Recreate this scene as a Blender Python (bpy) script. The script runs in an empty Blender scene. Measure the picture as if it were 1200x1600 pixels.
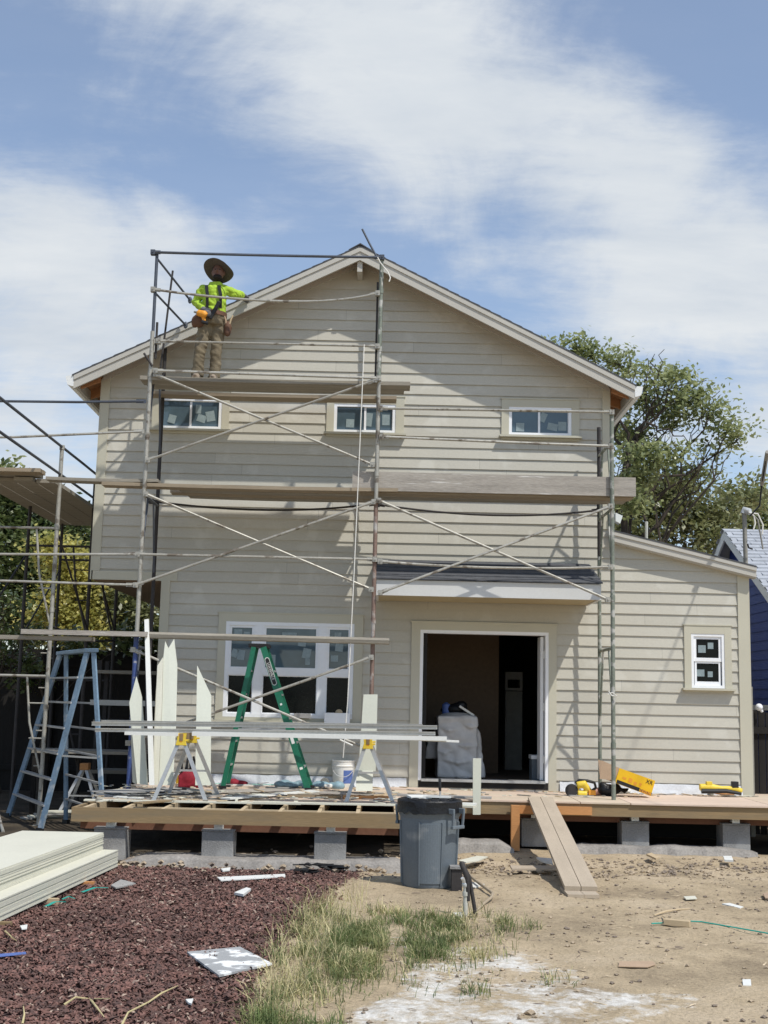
import bpy, bmesh, math, random
from mathutils import Vector, Matrix, noise as mnoise
random.seed(11)
V = Vector
rad = math.radians
scene = bpy.context.scene
COL = scene.collection

# ------------------------------------------------------------------ camera survey
# photograph measured at 1200x1600; focal length in those pixels
FPX, PITCH, ROLL = 1940.0, rad(8.65), rad(1.3)
CAM = V((0, -16.9, 1.68))
_F = V((0, math.cos(PITCH), math.sin(PITCH)))
_R0 = V((1, 0, 0)); _U0 = V((0, -math.sin(PITCH), math.cos(PITCH)))
_R = _R0 * math.cos(ROLL) + _U0 * math.sin(ROLL)
_U = _U0 * math.cos(ROLL) - _R0 * math.sin(ROLL)

def ray(px, py):
    return _F + _R * ((px - 600) / FPX) - _U * ((py - 800) / FPX)
def P(px, py, Y):
    d = ray(px, py); t = (Y - CAM.y) / d.y
    return CAM + d * t
def G(px, py, Z=0.0):
    d = ray(px, py); t = (Z - CAM.z) / d.z
    return CAM + d * t
def rect(x0, y0, x1, y1, Y):
    xm, ym = (x0 + x1) / 2, (y0 + y1) / 2
    return P(x0, ym, Y).x, P(x1, ym, Y).x, P(xm, y1, Y).z, P(xm, y0, Y).z   # X0 X1 Z0 Z1

cam_d = bpy.data.cameras.new('camera'); cam = bpy.data.objects.new('camera', cam_d); COL.objects.link(cam)
cam_d.sensor_fit = 'HORIZONTAL'; cam_d.sensor_width = 36; cam_d.lens = FPX / 1200 * 36
cam_d.clip_start = 0.1; cam_d.clip_end = 2000
cam.matrix_world = Matrix(((_R.x, _U.x, -_F.x, CAM.x), (_R.y, _U.y, -_F.y, CAM.y), (_R.z, _U.z, -_F.z, CAM.z), (0, 0, 0, 1)))
scene.camera = cam

# ------------------------------------------------------------------ object helpers
ORG = {}
def setp(o, label=None, cat=None, group=None, kind=None):
    if label: o['label'] = label
    if cat: o['category'] = cat
    if group: o['group'] = group
    if kind: o['kind'] = kind
    return o
def thing(name, label, cat, loc=(0, 0, 0), group=None):
    o = bpy.data.objects.new(name, None); COL.objects.link(o); o.location = loc
    o.empty_display_size = 0.2
    ORG[o.name] = V(loc)
    return setp(o, label, cat, group)
def copy_tree(o, delta, parent=None, label=None):
    c = o.copy(); COL.objects.link(c)
    if parent: c.parent = parent
    else:
        c.location = o.location + V(delta)
        if label: c['label'] = label
    ORG[c.name] = ORG[o.name] + V(delta)
    for ch in list(o.children): copy_tree(ch, delta, c)
    return c

class MB:
    def __init__(s): s.v = []; s.f = []
    def add(s, vs, fs):
        n = len(s.v); s.v += [V(p) for p in vs]; s.f += [tuple(i + n for i in f) for f in fs]; return s
    BOXF = [(0, 3, 2, 1), (4, 5, 6, 7), (0, 1, 5, 4), (1, 2, 6, 5), (2, 3, 7, 6), (3, 0, 4, 7)]
    def box(s, x0, x1, y0, y1, z0, z1):
        if x0 > x1: x0, x1 = x1, x0
        if y0 > y1: y0, y1 = y1, y0
        if z0 > z1: z0, z1 = z1, z0
        return s.add([(x0, y0, z0), (x1, y0, z0), (x1, y1, z0), (x0, y1, z0), (x0, y0, z1), (x1, y0, z1), (x1, y1, z1), (x0, y1, z1)], s.BOXF)
    def obox(s, c, sx, sy, sz, m=None):
        m = m or Matrix.Identity(3); c = V(c); vs = []
        for z in (-.5, .5):
            for x, y in ((-.5, -.5), (.5, -.5), (.5, .5), (-.5, .5)):
                vs.append(c + m @ V((x * sx, y * sy, z * sz)))
        return s.add(vs, s.BOXF)
    def beam(s, a, b, w, h, up=(0, 0, 1)):
        a, b = V(a), V(b); d = (b - a); L = d.length; d.normalize()
        u = V(up); sd = d.cross(u)
        if sd.length < 1e-4: sd = d.cross(V((0, 1, 0)))
        sd.normalize(); u = sd.cross(d)
        m = Matrix((d, sd, u)).transposed()
        return s.obox((a + b) / 2, L, w, h, m)
    def tube(s, pts, r, n=10, caps=True):
        pts = [V(p) for p in pts]
        rs = r if isinstance(r, (list, tuple)) else [r] * len(pts)
        base = len(s.v); ref = None
        for i, p in enumerate(pts):
            d = (pts[min(i + 1, len(pts) - 1)] - pts[max(i - 1, 0)]).normalized()
            if ref is None:
                ref = d.orthogonal().normalized()
            else:
                ref = (ref - d * ref.dot(d))
                ref = ref.normalized() if ref.length > 1e-5 else d.orthogonal().normalized()
            w = d.cross(ref)
            for k in range(n):
                a = 2 * math.pi * k / n
                s.v.append(p + (ref * math.cos(a) + w * math.sin(a)) * rs[i])
        for i in range(len(pts) - 1):
            for k in range(n):
                a = base + i * n + k; b = base + i * n + (k + 1) % n
                s.f.append((a, b, b + n, a + n))
        if caps:
            s.f.append(tuple(base + k for k in reversed(range(n))))
            e = base + (len(pts) - 1) * n
            s.f.append(tuple(e + k for k in range(n)))
        return s
    def lathe(s, prof, c=(0, 0, 0), n=32, m=None):
        m = m or Matrix.Identity(3); c = V(c); base = len(s.v)
        for r, z in prof:
            for k in range(n):
                a = 2 * math.pi * k / n
                s.v.append(c + m @ V((r * math.cos(a), r * math.sin(a), z)))
        for i in range(len(prof) - 1):
            for k in range(n):
                a = base + i * n + k; b = base + i * n + (k + 1) % n
                s.f.append((a, b, b + n, a + n))
        if prof[0][0] > 1e-4: s.f.append(tuple(base + k for k in reversed(range(n))))
        if prof[-1][0] > 1e-4: s.f.append(tuple(base + (len(prof) - 1) * n + k for k in range(n)))
        return s
    def ell(s, c, rx, ry, rz, m=None, n=14, k=9):
        prof = [(math.sin(math.pi * i / (k - 1)), -math.cos(math.pi * i / (k - 1))) for i in range(k)]
        prof[0] = (1e-3, -1); prof[-1] = (1e-3, 1)
        mm = (m or Matrix.Identity(3)) @ Matrix.Diagonal(V((rx, ry, rz)))
        return s.lathe(prof, c, n, mm)
    def slab(s, poly, ext):
        n = len(poly); e = V(ext); base = len(s.v)
        s.v += [V(p) for p in poly] + [V(p) + e for p in poly]
        s.f.append(tuple(base + i for i in range(n))); s.f.append(tuple(base + n + i for i in reversed(range(n))))
        for i in range(n):
            j = (i + 1) % n
            s.f.append((base + j, base + i, base + n + i, base + n + j))
        return s
    def quad(s, a, b, c, d): return s.add([a, b, c, d], [(0, 1, 2, 3)])
    def build(s, name, mat, parent=None, smooth=False, bevel=0, base=None, fix=True, **props):
        if parent is not None: off = ORG[parent.name]
        elif base is not None: off = V(base)
        else:
            xs = [p.x for p in s.v]; ys = [p.y for p in s.v]; zs = [p.z for p in s.v]
            off = V(((min(xs) + max(xs)) / 2, (min(ys) + max(ys)) / 2, min(zs)))
        me = bpy.data.meshes.new(name)
        me.from_pydata([p - off for p in s.v], [], s.f)
        if fix:
            bm = bmesh.new(); bm.from_mesh(me); bmesh.ops.recalc_face_normals(bm, faces=bm.faces); bm.to_mesh(me); bm.free()
        if mat: me.materials.append(mat)
        if smooth:
            for p in me.polygons: p.use_smooth = True
            try: me.set_sharp_from_angle(angle=rad(40))
            except Exception: pass
        o = bpy.data.objects.new(name, me); COL.objects.link(o)
        if parent is not None: o.parent = parent
        else: o.location = off
        ORG[o.name] = off
        if bevel:
            b = o.modifiers.new('bevel', 'BEVEL'); b.width = bevel; b.segments = 2; b.limit_method = 'ANGLE'
        setp(o, **props)
        return o

def solid(shapes, name, mat, parent=None, voxel=.008, smooth_it=4, base=None, **props):
    """one continuous surface grown from overlapping volumes"""
    o = shapes.build(name, mat, parent, smooth=True, base=base, **props)
    r = o.modifiers.new('r', 'REMESH'); r.mode = 'VOXEL'; r.voxel_size = voxel; r.use_smooth_shade = True
    sm = o.modifiers.new('s', 'SMOOTH'); sm.factor = .5; sm.iterations = smooth_it
    dg = bpy.context.evaluated_depsgraph_get()
    me = bpy.data.meshes.new_from_object(o.evaluated_get(dg))
    o.modifiers.clear(); o.data = me
    for p in me.polygons: p.use_smooth = True
    return o

def wrinkle(o, amp, sx, sy, sz, seed=0):
    """cloth creases: push the vertices along their normals by stretched noise"""
    me = o.data
    ns = [v.normal.copy() for v in me.vertices]
    for v, n in zip(me.vertices, ns):
        p = v.co; q = V((p.x * sx + seed, p.y * sy, p.z * sz + .35 * p.x * sz))
        k = mnoise.noise(q) + .5 * mnoise.noise(q * 2.1)
        v.co = p + n * amp * (abs(k) * 1.6 - .5)
    me.update()
def text_mesh(txt, size, name, mat, parent, origin, right, up, out=.002):
    cu = bpy.data.curves.new(name, 'FONT'); cu.body = txt; cu.size = size; cu.align_x = 'CENTER'; cu.align_y = 'CENTER'; cu.extrude = .0006
    t = bpy.data.objects.new(name, cu); COL.objects.link(t)
    dg = bpy.context.evaluated_depsgraph_get()
    me = bpy.data.meshes.new_from_object(t.evaluated_get(dg))
    bpy.data.objects.remove(t)
    r = V(right).normalized(); u = V(up).normalized(); nrm = r.cross(u)
    off = ORG[parent.name]
    for v in me.vertices:
        v.co = V(origin) + r * v.co.x + u * v.co.y + nrm * (out + v.co.z) - off
    me.materials.clear(); me.materials.append(mat)
    o = bpy.data.objects.new(name, me); COL.objects.link(o); o.parent = parent; ORG[o.name] = off
    return o

# ------------------------------------------------------------------ materials
def M(name, c, rough=.75, var=.12, scale=4, fine=45, bump=.12, metal=0, stretch=(1, 1, 1), c2=None, c2t=.62, c2s=7, c2soft=.04, spec=.4, coat=0, trans=0):
    m = bpy.data.materials.new(name); m.use_nodes = True
    nt = m.node_tree; N = nt.nodes; L = nt.links; b = N['Principled BSDF']
    tc = N.new('ShaderNodeTexCoord'); mp = N.new('ShaderNodeMapping'); mp.inputs['Scale'].default_value = stretch
    L.new(tc.outputs['Object'], mp.inputs['Vector'])
    n1 = N.new('ShaderNodeTexNoise'); n1.inputs['Scale'].default_value = scale; n1.inputs['Detail'].default_value = 5
    n2 = N.new('ShaderNodeTexNoise'); n2.inputs['Scale'].default_value = fine; n2.inputs['Detail'].default_value = 4
    L.new(mp.outputs[0], n1.inputs['Vector']); L.new(mp.outputs[0], n2.inputs['Vector'])
    ad = N.new('ShaderNodeMath'); ad.operation = 'ADD'; L.new(n1.outputs['Fac'], ad.inputs[0]); L.new(n2.outputs['Fac'], ad.inputs[1])
    mr = N.new('ShaderNodeMapRange'); mr.inputs[1].default_value = .65; mr.inputs[2].default_value = 1.35
    mr.inputs[3].default_value = 1 - var; mr.inputs[4].default_value = 1 + var
    L.new(ad.outputs[0], mr.inputs[0])
    vm = N.new('ShaderNodeVectorMath'); vm.operation = 'SCALE'; vm.inputs[0].default_value = c[:3]
    L.new(mr.outputs[0], vm.inputs['Scale'])
    out = vm.outputs[0]
    if c2:
        n3 = N.new('ShaderNodeTexNoise'); n3.inputs['Scale'].default_value = c2s; n3.inputs['Detail'].default_value = 6
        L.new(mp.outputs[0], n3.inputs['Vector'])
        r3 = N.new('ShaderNodeMapRange'); r3.inputs[1].default_value = c2t - c2soft; r3.inputs[2].default_value = c2t + c2soft
        L.new(n3.outputs['Fac'], r3.inputs[0])
        mx = N.new('ShaderNodeMix'); mx.data_type = 'RGBA'; mx.inputs[7].default_value = (*c2[:3], 1)
        L.new(r3.outputs[0], mx.inputs[0]); L.new(out, mx.inputs[6]); out = mx.outputs[2]
    L.new(out, b.inputs['Base Color'])
    b.inputs['Roughness'].default_value = rough; b.inputs['Metallic'].default_value = metal
    b.inputs['Specular IOR Level'].default_value = spec
    if coat: b.inputs['Coat Weight'].default_value = coat
    if bump:
        bp = N.new('ShaderNodeBump'); bp.inputs['Strength'].default_value = bump; bp.inputs['Distance'].default_value = .01
        L.new(n2.outputs['Fac'], bp.inputs['Height']); L.new(bp.outputs[0], b.inputs['Normal'])
    if trans:
        tr = N.new('ShaderNodeBsdfTranslucent'); L.new(out, tr.inputs['Color'])
        ms = N.new('ShaderNodeMixShader'); ms.inputs[0].default_value = trans
        L.new(b.outputs[0], ms.inputs[1]); L.new(tr.outputs[0], ms.inputs[2])
        L.new(ms.outputs[0], N['Material Output'].inputs['Surface'])
    return m

EXPO = .11     # siding exposure, set below
mat = {}
mat['trim'] = M('painted_trim', (.50, .475, .375), .55, .05, 2, 60, .04)
mat['trim2'] = M('painted_fascia', (.47, .45, .40), .6, .06, 2, 50, .05)
mat['splashed'] = M('splashed_slab', (.33, .335, .33), .85, .12, 4, 50, .1, c2=(.74, .74, .71), c2t=.53, c2s=5.5, c2soft=.02)
mat['primed'] = M('primed_board', (.60, .61, .515), .7, .05, 2, 40, .05)
mat['white_pvc'] = M('white_vinyl', (.82, .83, .84), .35, .03, 2, 30, .02)
mat['white_paint'] = M('white_board', (.70, .70, .655), .6, .05, 2, 40, .05)
mat['glass'] = M('window_glass', (.075, .112, .135), .06, .25, 1.2, 5, .0, spec=.6)
mat['screen'] = M('dark_glass', (.005, .006, .005), .25, .2, 2, 20, 0, spec=.2)
mat['sticker'] = M('window_sticker', (.24, .30, .31), .6, .2, 9, 60, 0)
mat['shingle'] = M('asphalt_shingle', (.075, .078, .085), .95, .35, 9, 90, .5)
mat['soffit'] = M('bare_rafter_wood', (.42, .20, .09), .8, .2, 3, 30, .1, stretch=(1, 1, 4))
mat['gutter'] = M('white_gutter', (.74, .75, .73), .4, .04, 2, 30, .02)
mat['porch_fascia'] = M('pale_fascia', (.60, .60, .58), .5, .04, 2, 40, .03)
mat['porch_soffit'] = M('porch_soffit', (.40, .33, .20), .8, .08, 2, 30, .05)
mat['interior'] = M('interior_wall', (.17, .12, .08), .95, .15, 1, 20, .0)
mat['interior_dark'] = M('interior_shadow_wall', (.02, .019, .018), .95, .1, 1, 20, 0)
mat['subfloor'] = M('subfloor', (.12, .09, .06), .9, .15, 3, 30, 0)
mat['housewrap'] = M('grey_membrane', (.62, .64, .66), .5, .12, 5, 40, .25)
mat['galv'] = M('galvanised_tube', (.37, .355, .31), .5, .22, 5, 50, .05, metal=.3, c2=(.17, .145, .115), c2t=.60, c2s=8)
mat['steel_dark'] = M('dark_steel_tube', (.085, .095, .115), .5, .2, 5, 50, .05, metal=.4)
mat['iron'] = M('old_dark_iron', (.045, .040, .038), .7, .3, 6, 50, .1, metal=.2)
mat['rust'] = M('rusty_tube', (.22, .15, .12), .7, .25, 4, 50, .12, metal=.2, c2=(.42, .40, .37), c2t=.56, c2s=4)
mat['blue_tube'] = M('blue_painted_tube', (.05, .085, .24), .5, .25, 5, 40, .05, c2=(.4, .4, .42), c2t=.62, c2s=9)
mat['green_tube'] = M('worn_green_tube', (.19, .21, .17), .6, .25, 5, 50, .1, metal=.2, c2=(.45, .44, .40), c2t=.57, c2s=8)
mat['weathered'] = M('weathered_plank', (.27, .245, .20), .9, .28, 3, 45, .35, stretch=(.35, 4, 6), c2=(.55, .53, .48), c2t=.70, c2s=5)
mat['weathered_grey'] = M('grey_weathered_plank', (.34, .31, .27), .9, .30, 3, 40, .35, stretch=(.4, 4, 5), c2=(.62, .60, .56), c2t=.68, c2s=5)
mat['plank_brown'] = M('brown_plank', (.29, .235, .165), .85, .2, 3, 40, .25, stretch=(.35, 4, 6))
mat['ply'] = M('plywood', (.55, .455, .34), .85, .18, 1.4, 30, .1, stretch=(.4, 2, 2), c2=(.60, .46, .36), c2t=.55, c2s=1.1, c2soft=.1)
mat['ply_pink'] = M('pink_plywood', (.60, .47, .37), .85, .14, 1.6, 30, .1, stretch=(.4, 2, 2), c2=(.62, .50, .40), c2t=.57, c2s=1.6, c2soft=.08)
mat['lumber'] = M('treated_lumber', (.265, .185, .095), .8, .2, 2, 35, .15, stretch=(.3, 3, 4), c2=(.20, .155, .095), c2t=.56, c2s=2.5, c2soft=.1)
mat['lumber_light'] = M('fresh_lumber', (.50, .39, .245), .8, .12, 2, 35, .1, stretch=(.3, 3, 4))
mat['lumber_orange'] = M('orange_lumber', (.50, .24, .09), .8, .15, 2, 35, .1, stretch=(.5, 3, 3))
mat['ramp_wood'] = M('ramp_board', (.43, .355, .265), .85, .16, 2, 40, .2, stretch=(4, .4, 4))
mat['concrete'] = M('concrete_block', (.235, .23, .22), .95, .3, 3, 60, .6, c2=(.33, .325, .31), c2t=.58, c2s=4, c2soft=.08)
mat['concrete_rough'] = M('rough_concrete', (.27, .25, .225), .95, .25, 5, 40, .8)
mat['bracket'] = M('zinc_bracket', (.62, .62, .60), .4, .1, 9, 60, .05, metal=.4)
mat['grey_board'] = M('grey_cement_board', (.32, .31, .29), .9, .15, 3, 40, .1)
mat['cream_board'] = M('cream_cement_board', (.59, .575, .475), .85, .07, 2, 50, .06)
mat['trim_metal'] = M('grey_metal_trim', (.46, .45, .42), .38, .14, 4, 40, .06, metal=.45)
mat['ladder_green'] = M('green_fibreglass', (.012, .135, .075), .4, .15, 4, 30, .04)
mat['ladder_blue'] = M('blue_fibreglass', (.165, .245, .325), .5, .25, 4, 30, .05, c2=(.36, .41, .45), c2t=.64, c2s=6)
mat['alu'] = M('aluminium', (.46, .46, .45), .4, .12, 5, 40, .04, metal=.5)
mat['black'] = M('black_plastic', (.014, .014, .015), .5, .2, 5, 40, .05)
mat['bag'] = M('black_bin_liner', (.012, .0125, .014), .42, .2, 14, 40, .5, spec=.3)
mat['bin'] = M('grey_bin_plastic', (.135, .160, .180), .55, .12, 3, 60, .05, c2=(.22, .235, .24), c2t=.62, c2s=4)
mat['yellow'] = M('yellow_plastic', (.75, .47, .02), .45, .08, 5, 40, .03)
mat['yellow_tool'] = M('tool_yellow', (.72, .52, .05), .45, .12, 9, 50, .05)
mat['orange'] = M('orange_plastic', (.72, .30, .03), .45, .1, 8, 40, .04)
mat['carton'] = M('brown_carton', (.42, .30, .20), .9, .1, 5, 60, .05)
mat['carton_yellow'] = M('yellow_carton', (.76, .45, .01), .55, .05, 5, 60, .02)
mat['red'] = M('red_cloth', (.26, .015, .03), .8, .25, 8, 60, .1)
mat['bucket'] = M('white_bucket', (.80, .78, .73), .45, .04, 4, 40, .03)
mat['label_blue'] = M('blue_label', (.10, .16, .40), .5, .15, 9, 50, 0)
mat['rope'] = M('rope', (.72, .70, .64), .9, .1, 60, 90, .2)
mat['teal'] = M('teal_cord', (.02, .34, .27), .5, .1, 9, 50, .05)
mat['blue_wall'] = M('navy_siding', (.030, .064, .27), .6, .12, 2, 40, .05)
mat['neighbour_shingle'] = M('pale_grey_shingle', (.36, .38, .41), .95, .2, 6, 60, .3)
mat['fence'] = M('dark_fence_board', (.014, .012, .010), .9, .35, 3, 40, .3, stretch=(4, 4, .4))  # dark boards; the near-black depth paints shade at the left
mat['bark'] = M('tree_bark', (.055, .042, .032), .95, .3, 5, 40, .6, stretch=(3, 3, .6))
mat['plastic_cover'] = M('grey_plastic_cover', (.62, .60, .57), .45, .18, 3, 9, .5)
mat['cable'] = M('grey_cable', (.25, .24, .21), .6, .15, 9, 50, .05)
mat['hose'] = M('dusty_hose', (.36, .29, .20), .7, .2, 9, 50, .1)
mat['pipe'] = M('weathered_pipe', (.55, .54, .48), .5, .15, 9, 50, .1, metal=.2)
mat['fixture'] = M('white_fixture', (.70, .74, .72), .5, .05, 4, 40, 0)
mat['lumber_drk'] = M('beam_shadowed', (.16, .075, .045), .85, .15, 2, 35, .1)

def leaf_mat(name, c1, c2, trans=.35):
    m = M(name, c1, .36, .40, 1.1, 7, 0, c2=c2, c2t=.52, c2s=2.2, c2soft=.12, trans=trans, spec=.75)
    return m
mat['leaf_mid'] = leaf_mat('leaf_mid_green', (.21, .25, .10), (.42, .45, .22), .48)
mat['leaf_dark'] = leaf_mat('leaf_dark_green', (.075, .11, .034), (.14, .17, .06), .35)
mat['leaf_yellow'] = leaf_mat('leaf_yellow_green', (.60, .53, .16), (.36, .37, .11), .45)
mat['leaf_olive'] = leaf_mat('leaf_olive', (.15, .17, .065), (.28, .28, .13), .35)

def siding_mat(name, c, e, phase):
    m = M(name, c, .62, .06, .9, 45, .10, c2=(c[0] * 1.10, c[1] * 1.11, c[2] * 1.13), c2t=.60, c2s=2.6, c2soft=.04)
    nt = m.node_tree; N = nt.nodes; L = nt.links; b = N['Principled BSDF']
    src = b.inputs['Base Color'].links[0].from_socket
    tc = N.new('ShaderNodeTexCoord'); sx = N.new('ShaderNodeSeparateXYZ'); L.new(tc.outputs['Object'], sx.inputs[0])
    def mth(op, a, bb):
        n = N.new('ShaderNodeMath'); n.operation = op
        for i, q in enumerate((a, bb)):
            if isinstance(q, (int, float)): n.inputs[i].default_value = q
            elif q is not None: L.new(q, n.inputs[i])
        return n.outputs[0]
    row = mth('FLOOR', mth('DIVIDE', mth('SUBTRACT', sx.outputs[2], phase), e), None)
    wn = N.new('ShaderNodeTexWhiteNoise'); wn.noise_dimensions = '1D'; L.new(row, wn.inputs['W'])
    seg = mth('FLOOR', mth('ADD', mth('DIVIDE', sx.outputs[0], 3.66), wn.outputs['Value']), None)
    w2 = N.new('ShaderNodeTexWhiteNoise'); w2.noise_dimensions = '2D'
    cb = N.new('ShaderNodeCombineXYZ'); L.new(row, cb.inputs[0]); L.new(seg, cb.inputs[1]); L.new(cb.outputs[0], w2.inputs['Vector'])
    fr_ = mth('FRACT', mth('ADD', mth('DIVIDE', sx.outputs[0], 3.66), wn.outputs['Value']), None)
    seam = mth('MULTIPLY', mth('LESS_THAN', fr_, .0016), .30)
    k = mth('SUBTRACT', mth('ADD', mth('MULTIPLY', w2.outputs['Value'], .10), .95), seam)
    sc = N.new('ShaderNodeVectorMath'); sc.operation = 'SCALE'; L.new(src, sc.inputs[0]); L.new(k, sc.inputs['Scale'])
    L.new(sc.outputs[0], b.inputs['Base Color'])
    return m
# ================================================================== HOUSE
A = P(563, 384, -.42); EL = P(116, 582, -.42); ER = P(992, 602.5, -.42)
SL = ((A.z - EL.z) / (A.x - EL.x) + (A.z - ER.z) / (ER.x - A.x)) / 2
XA, ZA = A.x, A.z
def roof_z(x): return ZA - SL * abs(x - XA)
XUL = P(155, 720, 0).x; XUR = P(952, 700, 0).x
XLL = P(249, 1010, 0).x; XWR = P(1169, 1050, 0).x
ZC = P(147, 904, 0).z                       # underside of the cantilever
ZB = .44                                    # foot of the siding
W0 = P(957, 833, 0); W1 = P(1168, 886, 0)   # lean-to roof line
MW = (W0.z - W1.z) / (W1.x - W0.x)
def wing_z(x): return W0.z - MW * (x - W0.x)
EXPO = .1497
PH = P(1000, 1204.6, 0).z % EXPO
print('DIM', 'apex', A, 'slope', SL, 'XU', XUL, XUR, 'XLL', XLL, 'XWR', XWR, 'ZC', ZC, 'wing', W0, W1)
mat['siding'] = siding_mat('lap_siding', (.486, .462, .390), EXPO, PH)

house = thing('house', 'two-storey house under construction clad in beige lap siding with a gable roof', 'house', (0, 0, 0))

def lap_wall(xl, xr, zlo, zhi, breaks, openings, place, t=.017):
    """lapped boards as real wedges; place(x, z, out) -> point"""
    def jit(x, z): return .0045 * mnoise.noise(V((x * .9, round(z / EXPO) * 7.3, 2.0)))
    mb = MB()
    zs = set([zlo, zhi] + [b for b in breaks if zlo < b < zhi])
    k = math.floor((zlo - PH) / EXPO)
    while PH + k * EXPO < zhi:
        if PH + k * EXPO > zlo: zs.add(PH + k * EXPO)
        k += 1
    for o in openings:
        for z in (o[2], o[3]):
            if zlo < z < zhi: zs.add(z)
    zs = sorted(zs); e = 1e-5
    for za, zb in zip(zs, zs[1:]):
        if zb - za < 1e-4: continue
        la, lb, ra, rb = xl(za + e), xl(zb - e), xr(za + e), xr(zb - e)
        if ra - la < 1e-3 and rb - lb < 1e-3: continue
        fa = ((za + e - PH) / EXPO) % 1; fb = ((zb - e - PH) / EXPO) % 1
        oa, ob = .004 + t * (1 - fa), .004 + t * (1 - fb)
        zm = (za + zb) / 2
        cuts = sorted([(o[0], o[1]) for o in openings if o[2] < zm < o[3]])
        segs = []; ca, cb = la, lb
        for c0, c1 in cuts:
            segs.append((ca, c0, cb, c0)); ca = cb = c1
        segs.append((ca, ra, cb, rb))
        for a0, a1, b0, b1 in segs:
            if a1 - a0 < 1e-3 and b1 - b0 < 1e-3: continue
            n = max(1, int((a1 - a0) / .45)) if a1 - a0 > 1e-3 else 1
            for q in range(n):
                u, v = q / n, (q + 1) / n
                A0_, A1_, B0_, B1_ = a0 + (a1 - a0) * u, a0 + (a1 - a0) * v, b0 + (b1 - b0) * u, b0 + (b1 - b0) * v
                ja = (jit(A0_, za), jit(A1_, za)) if fa < .01 else (0, 0)
                jb = (jit(B0_, zb), jit(B1_, zb)) if fb > .99 else (0, 0)
                mb.quad(place(A0_, za + ja[0], oa + ja[0] * .6), place(A1_, za + ja[1], oa + ja[1] * .6), place(B1_, zb + jb[1], ob), place(B0_, zb + jb[0], ob))
                if fa < .01:
                    mb.quad(place(A0_, za + ja[0] + .010, .003), place(A1_, za + ja[1] + .010, .003), place(A1_, za + ja[1], oa + ja[1] * .6), place(A0_, za + ja[0], oa + ja[0] * .6))
                    mb.quad(place(A0_, za - .006, .0045), place(A1_, za - .006, .0045), place(A1_, za + ja[1] + .011, .0028), place(A0_, za + ja[0] + .011, .0028))
    return mb

# openings (frame rectangles)
UPW = [rect(249.5, 622, 347.5, 671.5, 0), rect(521.5, 631.5, 618.5, 677.5, 0), rect(794.5, 636.5, 893, 682, 0)]
LOW = rect(350.5, 972.5, 552.5, 1122, 0)
SMW = rect(1079, 990, 1132, 1075.5, 0)
DOOR = rect(654.5, 986, 857, 1221, 0)
openings = [tuple(r) for r in UPW] + [tuple(LOW), tuple(SMW), tuple(DOOR)]
ZW1 = W1.z; ZW0 = wing_z(XUR)
def f_xl(z):
    if z < ZC: return XLL
    zr = roof_z(XUL) - .06
    if z <= zr: return XUL
    return XA - (ZA - .06 - z) / SL
def f_xr(z):
    if z <= wing_z(XWR) - .03: return XWR
    if z <= wing_z(XUR) - .03: return W0.x + (W0.z - .03 - z) / MW
    zr = roof_z(XUR) - .06
    if z <= zr: return XUR
    return XA + (ZA - .06 - z) / SL
wb = lap_wall(f_xl, f_xr, ZB, ZA - .08, [ZC, roof_z(XUL) - .06, roof_z(XUR) - .06, wing_z(XWR) - .03, wing_z(XUR) - .03], openings,
              lambda x, z, o: V((x, -o, z)))
wb.build('wall', mat['siding'], house, fix=False)
# side and rear walls
DEEP = 9.0
sw = lap_wall(lambda z: 0, lambda z: DEEP, ZC, roof_z(XUL) - .06, [], [], lambda u, z, o: V((XUL - o, DEEP - u, z)))
sw.build('wall', mat['siding'], house, fix=False)
sw = lap_wall(lambda z: 0, lambda z: DEEP, ZB, ZC, [], [], lambda u, z, o: V((XLL - o, DEEP - u, z)))
sw.build('wall', mat['siding'], house, fix=False)
sw = lap_wall(lambda z: 0, lambda z: DEEP, ZB, roof_z(XUR) - .06, [], [], lambda u, z, o: V((XUR + o, u, z)))
sw.build('wall', mat['siding'], house, fix=False)
sw = lap_wall(lambda z: 0, lambda z: DEEP, ZB, wing_z(XWR) - .03, [], [], lambda u, z, o: V((XWR + o, u, z)))
sw.build('wall', mat['siding'], house, fix=False)
rw = MB()
rw.slab([(XUL, DEEP, ZC), (XLL, DEEP, ZC), (XLL, DEEP, ZB), (XWR, DEEP, ZB), (XWR, DEEP, wing_z(XWR)), (XUR, DEEP, wing_z(XUR)), (XUR, DEEP, roof_z(XUR) - .08), (XA, DEEP, ZA - .08), (XUL, DEEP, roof_z(XUL) - .08)], (0, .1, 0))
rw.build('wall', mat['siding'], house)
MB().box(XUL + .01, XLL - .02, .02, DEEP, ZC - .02, ZC + .02).box(XUL + .02, XLL - .02, .03, .12, ZC - .03, ZC - .02).build('cantilever_soffit', mat['interior'], house)
MB().box(XLL + .02, XWR - .02, .06, .2, -.3, ZB + .02).box(XLL + .02, XLL + .15, .2, DEEP, -.3, ZB + .02).build('foundation', mat['interior_dark'], house)  # near-black colour paints the darkness below the deck
MB().box(XLL + .03, XWR - .03, .05, .10, ZB - .16, .62).build('rim_board', mat['lumber_drk'], house)
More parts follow.
